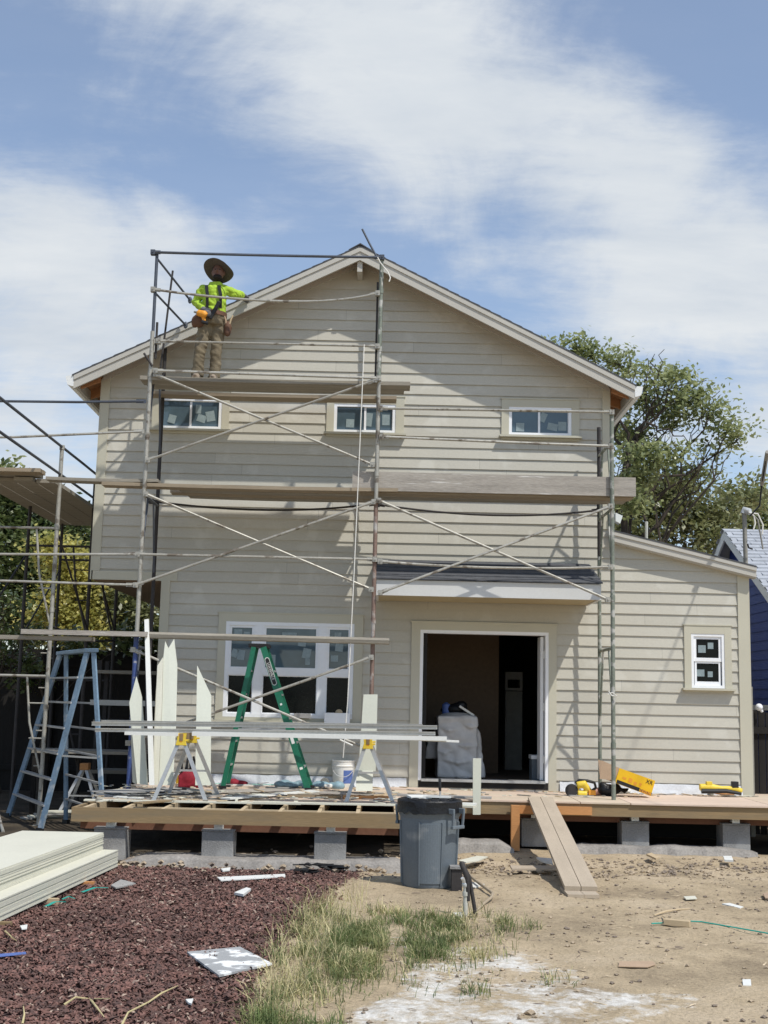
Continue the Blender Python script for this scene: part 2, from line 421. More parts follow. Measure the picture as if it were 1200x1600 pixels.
# grey membrane strip at the foot of the wall
def strip(x0, x1):
    mb = MB(); n = max(8, int((x1 - x0) / .05)); pts = []
    for i in range(n + 1):
        x = x0 + (x1 - x0) * i / n
        k = mnoise.noise(V((x * 3, 2.2, 0))); q = mnoise.noise(V((x * 7, 5.2, 0)))
        pts.append([V((x, -.022 - .004 * k, .67 + .012 * q)), V((x, -.035 - .02 * abs(k), .59)), V((x, -.055 - .03 * abs(q), .525))])
    for a, b in zip(pts, pts[1:]):
        for r in range(2): mb.quad(a[r], b[r], b[r + 1], a[r + 1])
    return mb
strip(XLL + .1, DOOR[0] - .15).build('membrane', mat['housewrap'], house, smooth=True)
strip(DOOR[1] + .15, XWR - .12).build('membrane', mat['housewrap'], house, smooth=True)

# corner boards
def corner(x0, x1, z0, z1): return MB().box(x0, x1, -.032, .0, z0, z1)
corner(XUL - .012, XUL + .10, ZC + .11, roof_z(XUL) - .10).build('corner_trim', mat['trim'], house)
corner(XUR - .10, XUR + .012, wing_z(XUR) + .04, roof_z(XUR) - .10).build('corner_trim', mat['trim'], house)
corner(XLL - .012, XLL + .11, ZB + .1, ZC - .004).build('corner_trim', mat['trim'], house)
corner(XWR - .13, XWR + .012, ZB + .07, wing_z(XWR) - .06).build('corner_trim', mat['trim'], house)
MB().box(XUL + .006, XLL + .2, -.030, -.001, ZC - .012, ZC + .108).build('skirt_trim', mat['trim'], house)
# the end boards of the side walls seen at the corners
MB().box(XUL - .03, XUL - .013, -.030, .10, ZC - .01, roof_z(XUL) - .12).build('corner_trim', mat['trim'], house)
MB().box(XWR + .013, XWR + .03, -.030, .10, ZB + .07, wing_z(XWR) - .08).build('corner_trim', mat['trim'], house)

# ------------------------------------------------------------------ windows
def ringbox(mb, x0, x1, z0, z1, w, y0, y1, bottom=None, top=None):
    b = w if bottom is None else bottom; t = w if top is None else top
    mb.box(x0, x0 + w, y0, y1, z0, z1); mb.box(x1 - w, x1, y0, y1, z0, z1)
    if b: mb.box(x0 + w, x1 - w, y0 + .0007, y1 - .0007, z0, z0 + b)
    if t: mb.box(x0 + w, x1 - w, y0 + .0007, y1 - .0007, z1 - t, z1)
    return mb
def stickers(parent, lst, y):
    for q, (x0, x1, z0, z1, tilt) in enumerate(lst):
        cx, cz = (x0 + x1) / 2, (z0 + z1) / 2
        MB().obox((cx, y - .0015, cz), abs(x1 - x0), .001, abs(z1 - z0), Matrix.Rotation(tilt, 3, 'Y')).build('sticker', mat['sticker'], parent)
def casing(w, x0, x1, z0, z1, l, r, t, sill_drop, sill_ext=.03):
    """flat painted boards round the window and a projecting sill"""
    c = MB()
    c.box(x0 - l, x0 + .004, -.034, -.002, z0, z1 + t); c.box(x1 - .004, x1 + r, -.034, -.002, z0, z1 + t)
    c.box(x0 + .004, x1 - .004, -.033, -.002, z1 - .004, z1 + t)
    c.box(x0 - l - .012, x1 + r + .012, -.042, -.002, z1 + t, z1 + t + .016)
    c.build('casing', mat['trim'], w)
    s = MB().box(x0 - l - sill_ext, x1 + r + sill_ext, -.105, -.002, z0 - .03, z0 - .001)
    s.box(x0 - l, x1 + r, -.034, -.002, z0 - sill_drop, z0 - .03)
    s.build('sill', mat['trim'], w)
def part_root(name, m, mb, **k): return mb.build(name, m, house, **k)

def slider_window(r, st, sash_from):
    x0, x1, z0, z1 = r
    fr = ringbox(MB(), x0 + .003, x1 - .003, z0 + .003, z1 - .003, .042, -.026, .05)
    xm = x0 + (x1 - x0) * sash_from
    fr.box(xm - .010, xm + .012, .0, .03, z0 + .045, z1 - .045)
    ringbox(fr, xm + .012, x1 - .045, z0 + .045, z1 - .045, .008, .001, .02)
    w = part_root('window', mat['white_pvc'], fr)
    gy = .012
    MB().box(x0 + .045, xm - .010, gy, gy + .006, z0 + .045, z1 - .045).build('pane', mat['glass'], w)
    MB().box(xm + .020, x1 - .053, gy - .006, gy, z0 + .053, z1 - .053).build('pane', mat['glass'], w)
    X = lambda f: x0 + (x1 - x0) * f
    Z = lambda f: z0 + (z1 - z0) * f
    stickers(w, [(X(a), X(b), Z(c), Z(d), t) for a, b, c, d, t in st], gy - .007)
    return w
w = slider_window(UPW[0], [(.14, .26, .2, .46, .25), (.57, .66, .52, .80, 0), (.60, .74, .25, .48, .3), (.74, .88, .28, .60, -.2)], .49)
casing(w, *UPW[0], .10, .10, .10, .06)
w = slider_window(UPW[1], [(.20, .33, .2, .48, 0.02), (.78, .90, .30, .66, 0), (.52, .62, .25, .7, .1)], .5)
casing(w, *UPW[1], .10, .115, .10, .06)
w = slider_window(UPW[2], [(.12, .25, .16, .45, 0), (.50, .60, .5, .82, .4), (.62, .78, .22, .46, .2), (.79, .92, .22, .52, 0)], .48)
casing(w, *UPW[2], .10, .105, .10, .06)

# triple window, ground floor
x0, x1, z0, z1 = LOW
fr = MB()
def lx(p): return P(p, 1045, 0).x
def lz(p): return P(450, p, 0).z
xs = [x0, lx(395), lx(405), lx(501), lx(510), x1]
zm0, zm1 = lz(1056), lz(1044)
ringbox(fr, x0 + .003, x1 - .003, z0 + .003, z1 - .003, .05, -.028, .06)
for a, b in ((lx(395.5), lx(410.5)), (lx(496), lx(510))):
    fr.box(a, b, -.022, .05, z0 + .053, z1 - .053)
g = [(x0 + .05, lx(395.5)), (lx(410.5), lx(496)), (lx(510), x1 - .05)]
for a, b in g:
    fr.box(a, b, -.016, .04, zm0, zm1)
    ringbox(fr, a, b, zm1, z1 - .053, .032, -.008, .03, bottom=.006)
    ringbox(fr, a, b, z0 + .053, zm0, .012, .002, .03)
w = part_root('window', mat['white_pvc'], fr)
for a, b in g:
    MB().box(a + .032, b - .032, .012, .018, zm1 + .006, z1 - .085).build('pane', mat['glass'], w)
    MB().box(a + .012, b - .012, .022, .027, z0 + .065, zm0 - .012).build('pane', mat['screen'], w)
def st_px(px0, py0, px1, py1, t=0):
    a = P(px0, py0, 0); b = P(px1, py1, 0); return (a.x, b.x, b.z, a.z, t)
stickers(w, [st_px(366, 983, 378, 995), st_px(381, 987, 390, 995), st_px(362, 1014, 371, 1027, .3), st_px(371, 1015, 382, 1031, .1),
             st_px(441, 988, 463, 1003), st_px(466, 998, 478, 1010, .1), st_px(473, 1013, 485, 1029, .2), st_px(477, 1029, 484, 1039), st_px(425, 1023, 430, 1040),
             st_px(523, 988, 533, 1000), st_px(524, 1006, 536, 1018, .1), st_px(517, 1024, 528, 1034)], .011)
MB().obox((P(452, 995, 0).x, .0085, P(452, 997, 0).z), .10, .001, .075).build('sticker', mat['screen'], w)
c = MB()
c.box(x0 - .10, x0 + .002, -.034, -.002, z0 - .04, z1 + .11); c.box(x1 - .002, x1 + .115, -.034, -.002, z0 - .04, z1 + .11)
c.box(x0 + .002, x1 - .002, -.033, -.002, z1 - .002, z1 + .11); c.box(x0 - .115, x1 + .13, -.042, -.002, z1 + .11, z1 + .127)
c.box(x0 + .002, x1 - .002, -.033, -.002, z0 - .09, z0 + .002)
c.build('casing', mat['trim'], w)
MB().box(x0 - .13, x1 + .14, -.09, -.002, z0 - .07, z0 - .042).build('sill', mat['trim'], w)

# small double-hung window, right
x0, x1, z0, z1 = SMW
fr = ringbox(MB(), x0 + .002, x1 - .002, z0 + .002, z1 - .002, .038, -.026, .05)
zm = P(1105, 1031, 0).z
fr.box(x0 + .04, x1 - .04, -.014, .03, zm - .022, zm + .022)
ringbox(fr, x0 + .04, x1 - .04, zm + .022, z1 - .04, .038, -.008, .03, bottom=.004)
ringbox(fr, x0 + .055, x1 - .055, z0 + .04, zm - .022, .026, -.004, .03, bottom=.05)
w = part_root('window', mat['white_pvc'], fr)
MB().box(x0 + .078, x1 - .078, .012, .018, zm + .026, z1 - .078).build('pane', mat['screen'], w)
MB().box(x0 + .081, x1 - .081, .014, .020, z0 + .09, zm - .048).build('pane', mat['screen'], w)
stickers(w, [st_px(1091, 1008, 1103, 1020), st_px(1106, 1004, 1115, 1014), st_px(1089, 1046, 1101, 1057), st_px(1106, 1049, 1114, 1058)], .011)
casing(w, x0, x1, z0, z1, .09, .09, .105, .05, .035)

# ------------------------------------------------------------------ doorway and the room behind it
x0, x1, z0, z1 = DOOR
fr = MB()
fr.box(x0 + .002, x0 + .045, -.030, .12, z0, z1 - .002); fr.box(x1 - .045, x1 - .002, -.030, .12, z0, z1 - .002)
fr.box(x0 + .045, x1 - .045, -.029, .12, z1 - .045, z1 - .002)
dr = part_root('door_frame', mat['white_pvc'], fr)
c = MB(); cl = P(641, 1100, 0).x; cr = P(869, 1100, 0).x
c.box(cl, x0 + .002, -.036, -.002, ZB + .1, z1 + .10); c.box(x1 - .002, cr, -.036, -.002, ZB + .1, z1 + .10)
c.box(x0 + .002, x1 - .002, -.035, -.002, z1 - .002, z1 + .10); c.box(cl - .015, cr + .015, -.044, -.002, z1 + .10, z1 + .117)
c.build('casing', mat['trim'], dr)
MB().box(x0 + .045, x1 - .045, -.06, .14, z0 - .012, z0 + .022).build('threshold', mat['alu'], dr)
MB().box(x0 + .01, x1 - .01, -.03, .14, z0 - .09, z0 - .012).build('sill_gap', mat['interior_dark'], dr)
dl = MB().box(x1 - .098, x1 - .055, .10, .42, z0 + .03, z1 - .055).build('door', mat['white_pvc'], house)
for k in (.15, .5, .85):
    z = z0 + (z1 - z0) * k
    MB().box(x1 - .056, x1 - .040, .04, .13, z - .05, z + .05).build('hinge', mat['bracket'], dl)
# room
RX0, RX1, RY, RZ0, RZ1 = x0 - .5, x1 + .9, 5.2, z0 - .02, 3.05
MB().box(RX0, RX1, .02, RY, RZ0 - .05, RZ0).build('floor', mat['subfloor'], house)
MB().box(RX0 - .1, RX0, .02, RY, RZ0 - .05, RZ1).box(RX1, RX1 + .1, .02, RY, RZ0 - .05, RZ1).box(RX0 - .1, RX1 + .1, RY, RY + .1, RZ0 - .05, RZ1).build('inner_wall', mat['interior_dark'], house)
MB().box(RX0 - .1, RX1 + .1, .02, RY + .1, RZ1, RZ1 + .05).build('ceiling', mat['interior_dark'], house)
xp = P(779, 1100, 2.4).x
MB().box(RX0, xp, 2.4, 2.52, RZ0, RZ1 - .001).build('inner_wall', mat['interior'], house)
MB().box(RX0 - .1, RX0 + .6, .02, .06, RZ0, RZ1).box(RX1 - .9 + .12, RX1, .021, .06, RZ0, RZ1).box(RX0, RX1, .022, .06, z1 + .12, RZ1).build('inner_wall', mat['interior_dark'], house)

# ------------------------------------------------------------------ main roof
YF, YR = -.42, DEEP + .3
def roof_half(sx, xe):
    """sx -1 left / +1 right; xe = eave x"""
    def pt(x, dz): return V((x, 0, roof_z(x) + dz))
    sh = MB()
    prof = [pt(XA, .0), pt(xe + sx * .025, .0), pt(xe + sx * .025, -.018), pt(XA, -.018)]
    sh.slab([p + V((0, YF - .02, 0)) for p in prof], (0, YR - YF + .04, 0))
    # course edges on top
    n = 26
    for k in range(n):
        x = XA + (xe - XA) * (k + .5) / n
        a = pt(x, .001); b = pt(x - sx * .02, .008); c_ = pt(x - sx * .13, .001)
        sh.slab([a + V((0, YF - .018, 0)), b + V((0, YF - .018, 0)), c_ + V((0, YF - .018, 0))], (0, YR - YF + .03, 0))
    roof = sh.build('roof', mat['shingle'], house)
    so = MB()
    so.slab([p + V((0, YF + .05, 0)) for p in (pt(XA, -.019), pt(xe + sx * .0, -.019), pt(xe, -.035), pt(XA, -.035))], (0, YR - YF - .1, 0))
    so.build('sheathing', mat['soffit'], roof)
    # barge board with a narrow shingle strip on top
    def fb(d0, d1, y0, y1):
        f = MB(); f.slab([pt(XA, d0) + V((0, y0, 0)), pt(xe, d0) + V((0, y0, 0)), pt(xe, d1) + V((0, y0, 0)), pt(XA, d1) + V((0, y0, 0))], (0, y1 - y0, 0)); return f
    fb(-.020, -.205, YF, YF + .035).build('fascia', mat['trim2'], roof)
    fb(-.0195, -.085, YF - .016, YF - .001).build('drip_board', mat['trim2'], roof)
    # rafter tails below the eave
    xw = XUL if sx < 0 else XUR
    y = YF + .25
    while y < YR - .3:
        r = MB()
        r.slab([pt(xw + sx * .01, -.036) + V((0, y, 0)), pt(xe - sx * .03, -.036) + V((0, y, 0)), pt(xe - sx * .03, -.16) + V((0, y, 0)), pt(xw + sx * .01, -.19) + V((0, y, 0))], (0, .04, 0))
        r.build('rafter_tail', mat['soffit'], roof)
        y += .60
    # eave gutter
    ze = roof_z(xe)
    g = MB()
    prof = [(0, -.025), (sx * .105, -.03), (sx * .11, -.045), (sx * .085, -.15), (sx * .02, -.175), (0, -.175)]
    g.slab([V((xe + a, YF - .005, ze + b)) for a, b in prof], (0, YR - YF, 0))
    g.build('gutter', mat['gutter'], roof)
    MB().box(xe - sx * .035, xe - sx * .002, YF + .04, YR, ze - .17, ze - .03).build('fascia', mat['trim2'], roof)
    return roof
XEL, XER = EL.x, ER.x
roof_half(-1, XEL); roof_half(1, XER)
MB().slab([(XA - .16, YF - .018, roof_z(XA - .16) + .004), (XA, YF - .03, ZA + .012), (XA + .16, YF - .018, roof_z(XA + .16) + .004), (XA + .16, YF - .018, roof_z(XA + .16) + .018), (XA, YF - .03, ZA + .03), (XA - .16, YF - .018, roof_z(XA - .16) + .018)], (0, YR - YF, 0)).build('ridge_cap', mat['shingle'], house)
MB().box(XA - .035, XA + .035, YF + .04, .02, ZA - .36, ZA - .05).build('ridge_beam', mat['trim2'], house)
# frieze boards under the rake, on the wall
for sx, xw in ((-1, XUL), (1, XUR)):
    f = MB(); a = lambda x, d: V((x, -.034, roof_z(x) - d))
    f.slab([a(XA, .045), a(xw, .045), a(xw, .15), a(XA, .15)], (0, .03, 0)); f.build('frieze', mat['trim2'], house)

# lean-to roof on the right
WY = -.14
lr = MB(); xa, xb = XUR + .02, XWR + .10
lr.slab([V((xa, WY - .02, wing_z(xa) + .02)), V((xb, WY - .02, wing_z(xb) + .02)), V((xb, WY - .02, wing_z(xb))), V((xa, WY - .02, wing_z(xa)))], (0, DEEP, 0))
lroof = lr.build('lean_to_roof', mat['shingle'], house)
def lb(d0, d1, y0, y1): return MB().slab([V((xa, y0, wing_z(xa) - d0)), V((xb, y0, wing_z(xb) - d0)), V((xb, y0, wing_z(xb) - d1)), V((xa, y0, wing_z(xa) - d1))], (0, y1 - y0, 0))
lb(.001, .135, WY, WY + .03).build('fascia', mat['trim2'], lroof)
lb(.0, .05, WY - .016, WY - .001).build('drip_board', mat['trim2'], lroof)
lb(.136, .15, WY + .02, -.0).build('soffit', mat['trim2'], lroof)
MB().box(XWR + .02, XWR + .09, WY + .03, DEEP, wing_z(XWR) - .15, wing_z(XWR) - .02).build('fascia', mat['trim2'], lroof)
MB().tube([P(1010, 845, 1.0), P(1010, 815, 1.0)], .022, 8).build('vent_pipe', mat['pipe'], lroof)

# porch canopy over the door
PY = -1.06
pa = P(588, 917, PY); pb = P(939, 925, PY); PX0, PX1 = pa.x, pb.x
pzt = P(760, 908.5, PY).z; pzb = P(760, 933.5, PY).z
pzw = P(760, 878.5, 0).z
pr = MB()
N_ = 5
for k in range(N_):
    ya, yb = PY - .03 + (-.03 - PY) * k / N_ + .0, PY - .03 + (-.03 - PY + .03) * (k + 1) / N_
    za = pzt + (pzw - pzt) * k / N_ + .004; zb = pzt + (pzw - pzt) * (k + 1) / N_
    pr.slab([V((PX0 - .02, ya, za + .012)), V((PX0 - .02, yb, zb + .004)), V((PX0 - .02, yb, zb - .012)), V((PX0 - .02, ya, za - .004))], (PX1 - PX0 + .04, 0, 0))
porch = pr.build('canopy_roof', mat['shingle'], house)
MB().box(PX0, PX1, PY, PY + .03, pzb, pzt - .006).build('fascia', mat['porch_fascia'], porch)
for x in (PX0, PX1 - .03):
    MB().slab([V((x, PY + .031, pzb)), V((x, PY + .031, pzt - .012)), V((x, -.03, pzw - .025)), V((x, -.03, pzb))], (.03, 0, 0)).build('side_board', mat['porch_fascia'], porch)
MB().box(PX0 + .031, PX1 - .031, PY + .031, -.03, pzb + .01, pzb + .03).build('soffit', mat['porch_soffit'], porch)
vp = P(638, 907, -.75)
MB().tube([vp - V((0, 0, .06)), vp + V((0, 0, .1))], .022, 10).build('vent_pipe', mat['pipe'], porch)
# light fixture on the corner of the house, behind the scaffold pole
fl = thing('floodlight', 'white floodlight fixed at the house corner beside the right scaffold pole', 'light', P(958, 810, -.05))
fb_ = MB().box(XUR + .012, XUR + .05, -.10, .0, P(958, 812, 0).z, P(958, 800, 0).z).build('bracket', mat['fixture'], fl)
MB().slab([P(962, 801, -.16), P(973, 806, -.16), P(969, 818, -.16), P(962, 814, -.16)], (0, .14, 0)).build('lamp_head', mat['fixture'], fl)
# ================================================================== FRONT SCAFFOLD
FY, BY = -1.25, -.30
DECK = .52
XL_, XM_, XR_ = P(229, 700, FY).x, P(589.5, 700, FY).x, P(957, 900, FY).x
XLL_ = XL_ - 3.35
sc = thing('scaffold', 'tall tube scaffold standing on the deck in front of the house wall', 'scaffold', ((XL_ + XR_) / 2, FY, DECK))
def zf(px, py, Y=FY): return P(px, py, Y).z
def tube_part(name, pts, r, m, parent=sc, n=10): return MB().tube(pts, r, n).build(name, mat[m], parent, smooth=True)
def pole(x, y, z0, z1, m, r=.0255, collars=(), foot=True, parent=sc):
    mb = MB().tube([(x, y, z0), (x, y, z1)], r, 12)
    for z in collars: mb.tube([(x, y, z - .035), (x, y, z + .035)], r + .006, 12)
    if foot: mb.box(x - .06, x + .06, y - .06, y + .06, z0, z0 + .01)
    return mb.build('pole', mat[m], parent, smooth=True)
# uprights, front row
zl1, zl2 = zf(233, 520), zf(206, 990)
pole(XL_ + .005, FY, zl1, zf(240, 392), 'steel_dark', .021, foot=False)
pole(XL_, FY, zl2, zl1 + .02, 'galv', .027, (zf(228, 585), zf(228, 680), zf(215, 868)), foot=False)
pole(XL_ - .004, FY, DECK, zl2 + .01, 'blue_tube', .030)
tube_part('spigot', [(XL_ + .05, FY + .02, zf(240, 560)), (XL_ + .05, FY + .02, zf(243, 503))], .016, 'iron')
pole(XM_, FY, zf(595, 590), zf(597, 400), 'green_tube', .027, (zf(597, 545), zf(595, 455)), foot=False)
MB().tube([(XM_ - .045, FY + .03, zf(595, 590)), (XM_ - .045, FY + .03, zf(596, 440))], .014, 8).build('pole', mat['iron'], sc, smooth=True)
pole(XM_, FY, zf(588, 780), zf(595, 590), 'galv', .027, (zf(590, 595), zf(590, 740)), foot=False)
pole(XM_, FY, DECK, zf(588, 780), 'rust', .027, (zf(588, 875), zf(582, 970)))
pole(XR_, FY, DECK, zf(958, 644), 'green_tube', .027, (zf(957, 697), zf(957, 790), zf(955, 935), zf(955, 1165)))
pole(XLL_, FY, 0, zf(229, 560), 'galv', .027)
# uprights, back row
pole(XL_, BY, DECK, zf(242, 520, BY), 'iron', .025)
pole(XM_, BY, DECK, zf(600, 425, BY), 'iron', .025)
pole(XR_, BY, zf(938, 870, BY), zf(940, 668, BY), 'iron', .025, (zf(938, 700, BY), zf(938, 790, BY)), foot=False)
pole(XR_, BY, DECK, zf(938, 868, BY), 'green_tube', .025)
# end frames: head tube, two struts and rungs joining the rows
LIFT = [zf(957, 1013), zf(957, 795), zf(957, 690)]
for x, lifts, m in ((XL_, [zf(206, 1010), zf(222, 772), zf(236, 578), ], 'steel_dark'), (XM_, [zf(579, 1015), zf(587, 785), zf(595, 592)], 'iron'), (XR_, LIFT, 'green_tube')):
    for z in lifts:
        tube_part('frame_head', [(x, FY, z), (x, BY, z)], .019, m)
        for ya, yb in ((FY + .28, FY), (BY - .28, BY)):
            tube_part('frame_strut', [(x, ya, z), (x, (ya + yb) / 2, z - .45), (x, yb, z - .95 if z - .95 > DECK else DECK + .1)], .014, m)
# leaning post and loose end braces at the top left
tube_part('guard_post', [P(251, 575, -.55), P(270, 423, -.55)], .014, 'iron')
for a, b in (((244, 402), (297, 469)), ((241, 456), (290, 508))):
    p, q = P(*a, FY), P(*b, -.62)
    mb = MB().tube([p, q], .0145, 8); mb.ell(q, .03, .012, .05)
    mb.build('guard_brace', mat['steel_dark'], sc, smooth=True)
tube_part('guard_brace', [P(225, 552, FY - .03), P(238, 572, FY - .03)], .015, 'iron')
tube_part('guard_post', [P(566, 358, FY - .03), P(577, 380, FY - .035), P(590, 404, FY - .03)], .014, 'steel_dark')
# horizontal and diagonal tubes
def line(name, pxs, m='galv', r=.0165, Y=FY - .035, ends=True):
    pts = [P(a, b, Y) for a, b in pxs]
    if len(pts) == 3:   # a gentle bow
        a, c_, b = pts; pts = [a.lerp(c_, t * 2) if t < .5 else c_.lerp(b, t * 2 - 1) for t in (0,)] and [
            (a * (1 - t) ** 2 + (c_ * 2 - (a + b) / 2) * 2 * t * (1 - t) + b * t ** 2) for t in [i / 12 for i in range(13)]]
    mb = MB().tube(pts, r, 9)
    if ends:
        for e, nx in ((pts[0], pts[1]), (pts[-1], pts[-2])):
            d = (nx - e).normalized()
            mb.beam(e - d * .03, e + d * .10, .012, .05, up=(0, 0, 1))
            mb.tube([e + V((0, -.03, 0)), e + V((0, .03, 0))], .012, 6)
            mb.box(e.x - .030, e.x + .030, e.y - .018, e.y + .055, e.z - .032, e.z + .032)
    return mb.build(name, mat[m], sc, smooth=True)
line('guard_rail', [(239, 394), (420, 399), (597, 402)], 'steel_dark', .018)
line('guard_rail', [(239, 452), (450, 471), (590, 458)], 'galv')
line('guard_rail', [(247, 533), (590, 541)], 'galv', .015)
line('guard_rail', [(243, 579), (592, 591)], 'galv', .018, FY - .06)
line('cross_brace', [(243, 585), (582, 726)])
line('cross_brace', [(231, 719), (586, 594)], Y=FY - .052)
line('cross_brace', [(228, 772), (580, 921)])
line('cross_brace', [(212, 914), (584, 784)], Y=FY - .052)
line('guard_rail', [(215, 866), (586, 874)])
line('cross_brace', [(208, 1015), (578, 1172)])
line('cross_brace', [(200, 1161), (580, 1027)], Y=FY - .052)
line('guard_rail', [(594, 638), (956, 644)])
line('guard_rail', [(596, 682), (770, 690), (954, 697)])
line('cross_brace', [(592, 782), (950, 937)])
line('cross_brace', [(594, 926), (954, 791)], Y=FY - .052)
line('guard_rail', [(594, 877), (770, 887), (954, 886)])
line('guard_rail', [(236, 783), (420, 797), (588, 787)], 'iron', .014, BY - .03)
line('guard_rail', [(590, 788), (770, 805), (936, 797)], 'iron', .014, BY - .03)
# left bay, running out of frame
for y0, y1, ym, m, r in ((627, 627, 632, 'steel_dark', .017), (683, 674, 680, 'galv', .016), (866, 866, 866, 'galv', .016), (908, 914, 911, 'galv', .016)):
    e = P(225 - (y0 - 627) * .055, y1, FY - .035); s = V((XLL_, FY - .035, e.z)); md = P(20, y0, FY - .035)
    s.z = md.z + (md.z - e.z) * ((md.x - s.x) / (e.x - md.x)) * .4
    mb = MB().tube([s, s.lerp(md, .5), md, md.lerp(e, .5) - V((0, 0, .01 if m == 'steel_dark' else 0)), e], r, 9)
    mb.beam(e - V((.10, 0, 0)), e + V((.03, 0, 0)), .012, .05); mb.build('guard_rail', mat[m], sc, smooth=True)
# tied rope ends
tube_part('tie', [P(590, 402, FY - .05), P(594, 410, FY - .06), P(606, 425, FY - .07), P(610, 434, FY - .08), P(608, 440, FY - .08)], .008, 'rope')
tube_part('tie', [P(951, 1080, FY - .04), P(956, 1087, FY - .06), P(964, 1088, FY - .06), P(957, 1082, FY - .05), P(950, 1085, FY - .04)], .007, 'rope')

# ------------------------------------------------------------------ planks resting on the scaffold
def plank(label, x0, x1, y0, y1, ztop, th, m, group=None, tilt=0, name='plank'):
    mb = MB(); n = 6
    for i in range(n):   # a little sag
        a, b = i / n, (i + 1) / n
        s = lambda t: -.012 * math.sin(math.pi * t)
        mb2 = [(x0 + (x1 - x0) * a, s(a) + tilt * a), (x0 + (x1 - x0) * b, s(b) + tilt * b)]
        (xa, za), (xb, zb) = mb2
        base = [V((xa, y0, ztop + za - th)), V((xb, y0, ztop + zb - th)), V((xb, y1, ztop + zb - th)), V((xa, y1, ztop + za - th)),
                V((xa, y0, ztop + za)), V((xb, y0, ztop + zb)), V((xb, y1, ztop + zb)), V((xa, y1, ztop + za))]
        f = [(0, 3, 2, 1), (4, 5, 6, 7), (0, 1, 5, 4), (2, 3, 7, 6)]
        if i == 0: f.append((3, 0, 4, 7))
        if i == n - 1: f.append((1, 2, 6, 5))
        mb.add(base, f)
    bm_ = mb
    o = bm_.build(name, mat[m], None, fix=False, label=label, cat='plank', group=group)
    bmm = bmesh.new(); bmm.from_mesh(o.data); bmesh.ops.remove_doubles(bmm, verts=bmm.verts, dist=1e-5); bmesh.ops.recalc_face_normals(bmm, faces=bmm.faces); bmm.to_mesh(o.data); bmm.free()
    return o
ZP = zf(480, 593)          # top of the worker's platform
plank('front plank under the worker\'s boots on the highest scaffold platform', P(219, 586, FY).x, P(641, 604, FY).x, FY - .01, FY + .29, ZP, .05, 'weathered', 'platform planks')
plank('second plank of the worker\'s platform, just behind the front one', P(217, 575, FY).x + .05, P(632, 604, FY).x, FY + .30, FY + .50, ZP + .002, .05, 'weathered', 'platform planks')
plank('plank nearest the wall on the worker\'s platform, above the small upstairs windows', P(232, 575, -.5).x, P(620, 604, -.5).x, -.52, -.27, ZP - .01, .045, 'plank_brown', 'platform planks')
ZQ = zf(400, 757)          # middle level
xq0, xq1 = P(158, 752, FY).x, P(622, 770, FY).x
for k, (lab, m) in enumerate((('long front plank crossing the wall at mid height, left of the toe board', 'plank_brown'), ('second mid-height plank behind the long front plank', 'weathered'), ('third mid-height plank behind the long front plank', 'plank_brown'), ('mid-height plank closest to the wall below the upstairs windows', 'weathered'))):
    plank(lab, xq0 + (0, .95, .8, 1.0)[k], xq1 - (0, .2, .1, .25)[k], FY + .03 + k * .235, FY + .25 + k * .235, ZQ - (.0, .002, .001, .003)[k], .045, m, 'mid-height planks')
plank('weathered plank bridging from the left walkway to the scaffold at mid height', P(70, 751, FY).x, P(246, 753, FY).x, FY + .03, FY + .25, ZQ + .05, .04, 'weathered', 'mid-height planks')
# toe board standing on edge, right bay
a, b = P(551, 738, FY + .05), P(993, 745, FY + .05); zb_ = P(770, 771, FY + .05).z
MB().box(a.x, b.x, FY + .035, FY + .08, zb_, (a.z + b.z) / 2).build('toe_board', mat['weathered_grey'], None, label='grey weathered toe board standing on edge in the right scaffold bay', cat='board')
for k, lab in enumerate(('wide brown plank lying behind the toe board in the right bay', 'inner plank of the right bay behind the toe board')):
    plank(lab, a.x + .05, b.x - (.02, .06)[k], FY + .09 + k * .27, FY + .34 + k * .27, zb_ + .03, .045, ('plank_brown', 'weathered')[k], 'right bay planks')
# low rails
rz = zf(420, 998, FY - .06)
ra, rb = P(228, 990, FY - .06), P(608, 1005, FY - .06)
MB().tube([V((ra.x, FY - .07, rz + .01)), V((rb.x, FY - .07, rz + .0))], .042, 6).build('timber_rail', mat['weathered'], None, label='brown timber rail crossing in front of the triple window', cat='rail')
la, lb_ = P(36, 988, FY - .06), P(232, 991, FY - .06)
MB().box(la.x, lb_.x, FY - .16, FY - .04, lb_.z - .035, lb_.z + .025).build('plank', mat['weathered_grey'], None, label='pale weathered plank above the blue stepladder, left of the house', cat='plank')
MB().box(la.x - .4, lb_.x - .7, FY - .10, FY + .10, lb_.z - .10, lb_.z - .05).build('plank', mat['weathered'], None, label='short dark plank tucked under the pale plank above the blue stepladder', cat='plank')
# hanging rope
pr_ = [P(569, 538, FY - .07), P(562, 700, FY - .07), P(553, 900, FY - .07), P(543, 1100, FY - .07), P(536, 1184, FY - .06)]
MB().tube(pr_, .0065, 6).build('rope', mat['rope'], None, label='pale rope hanging straight down from the scaffold rail to the white bucket', cat='rope')

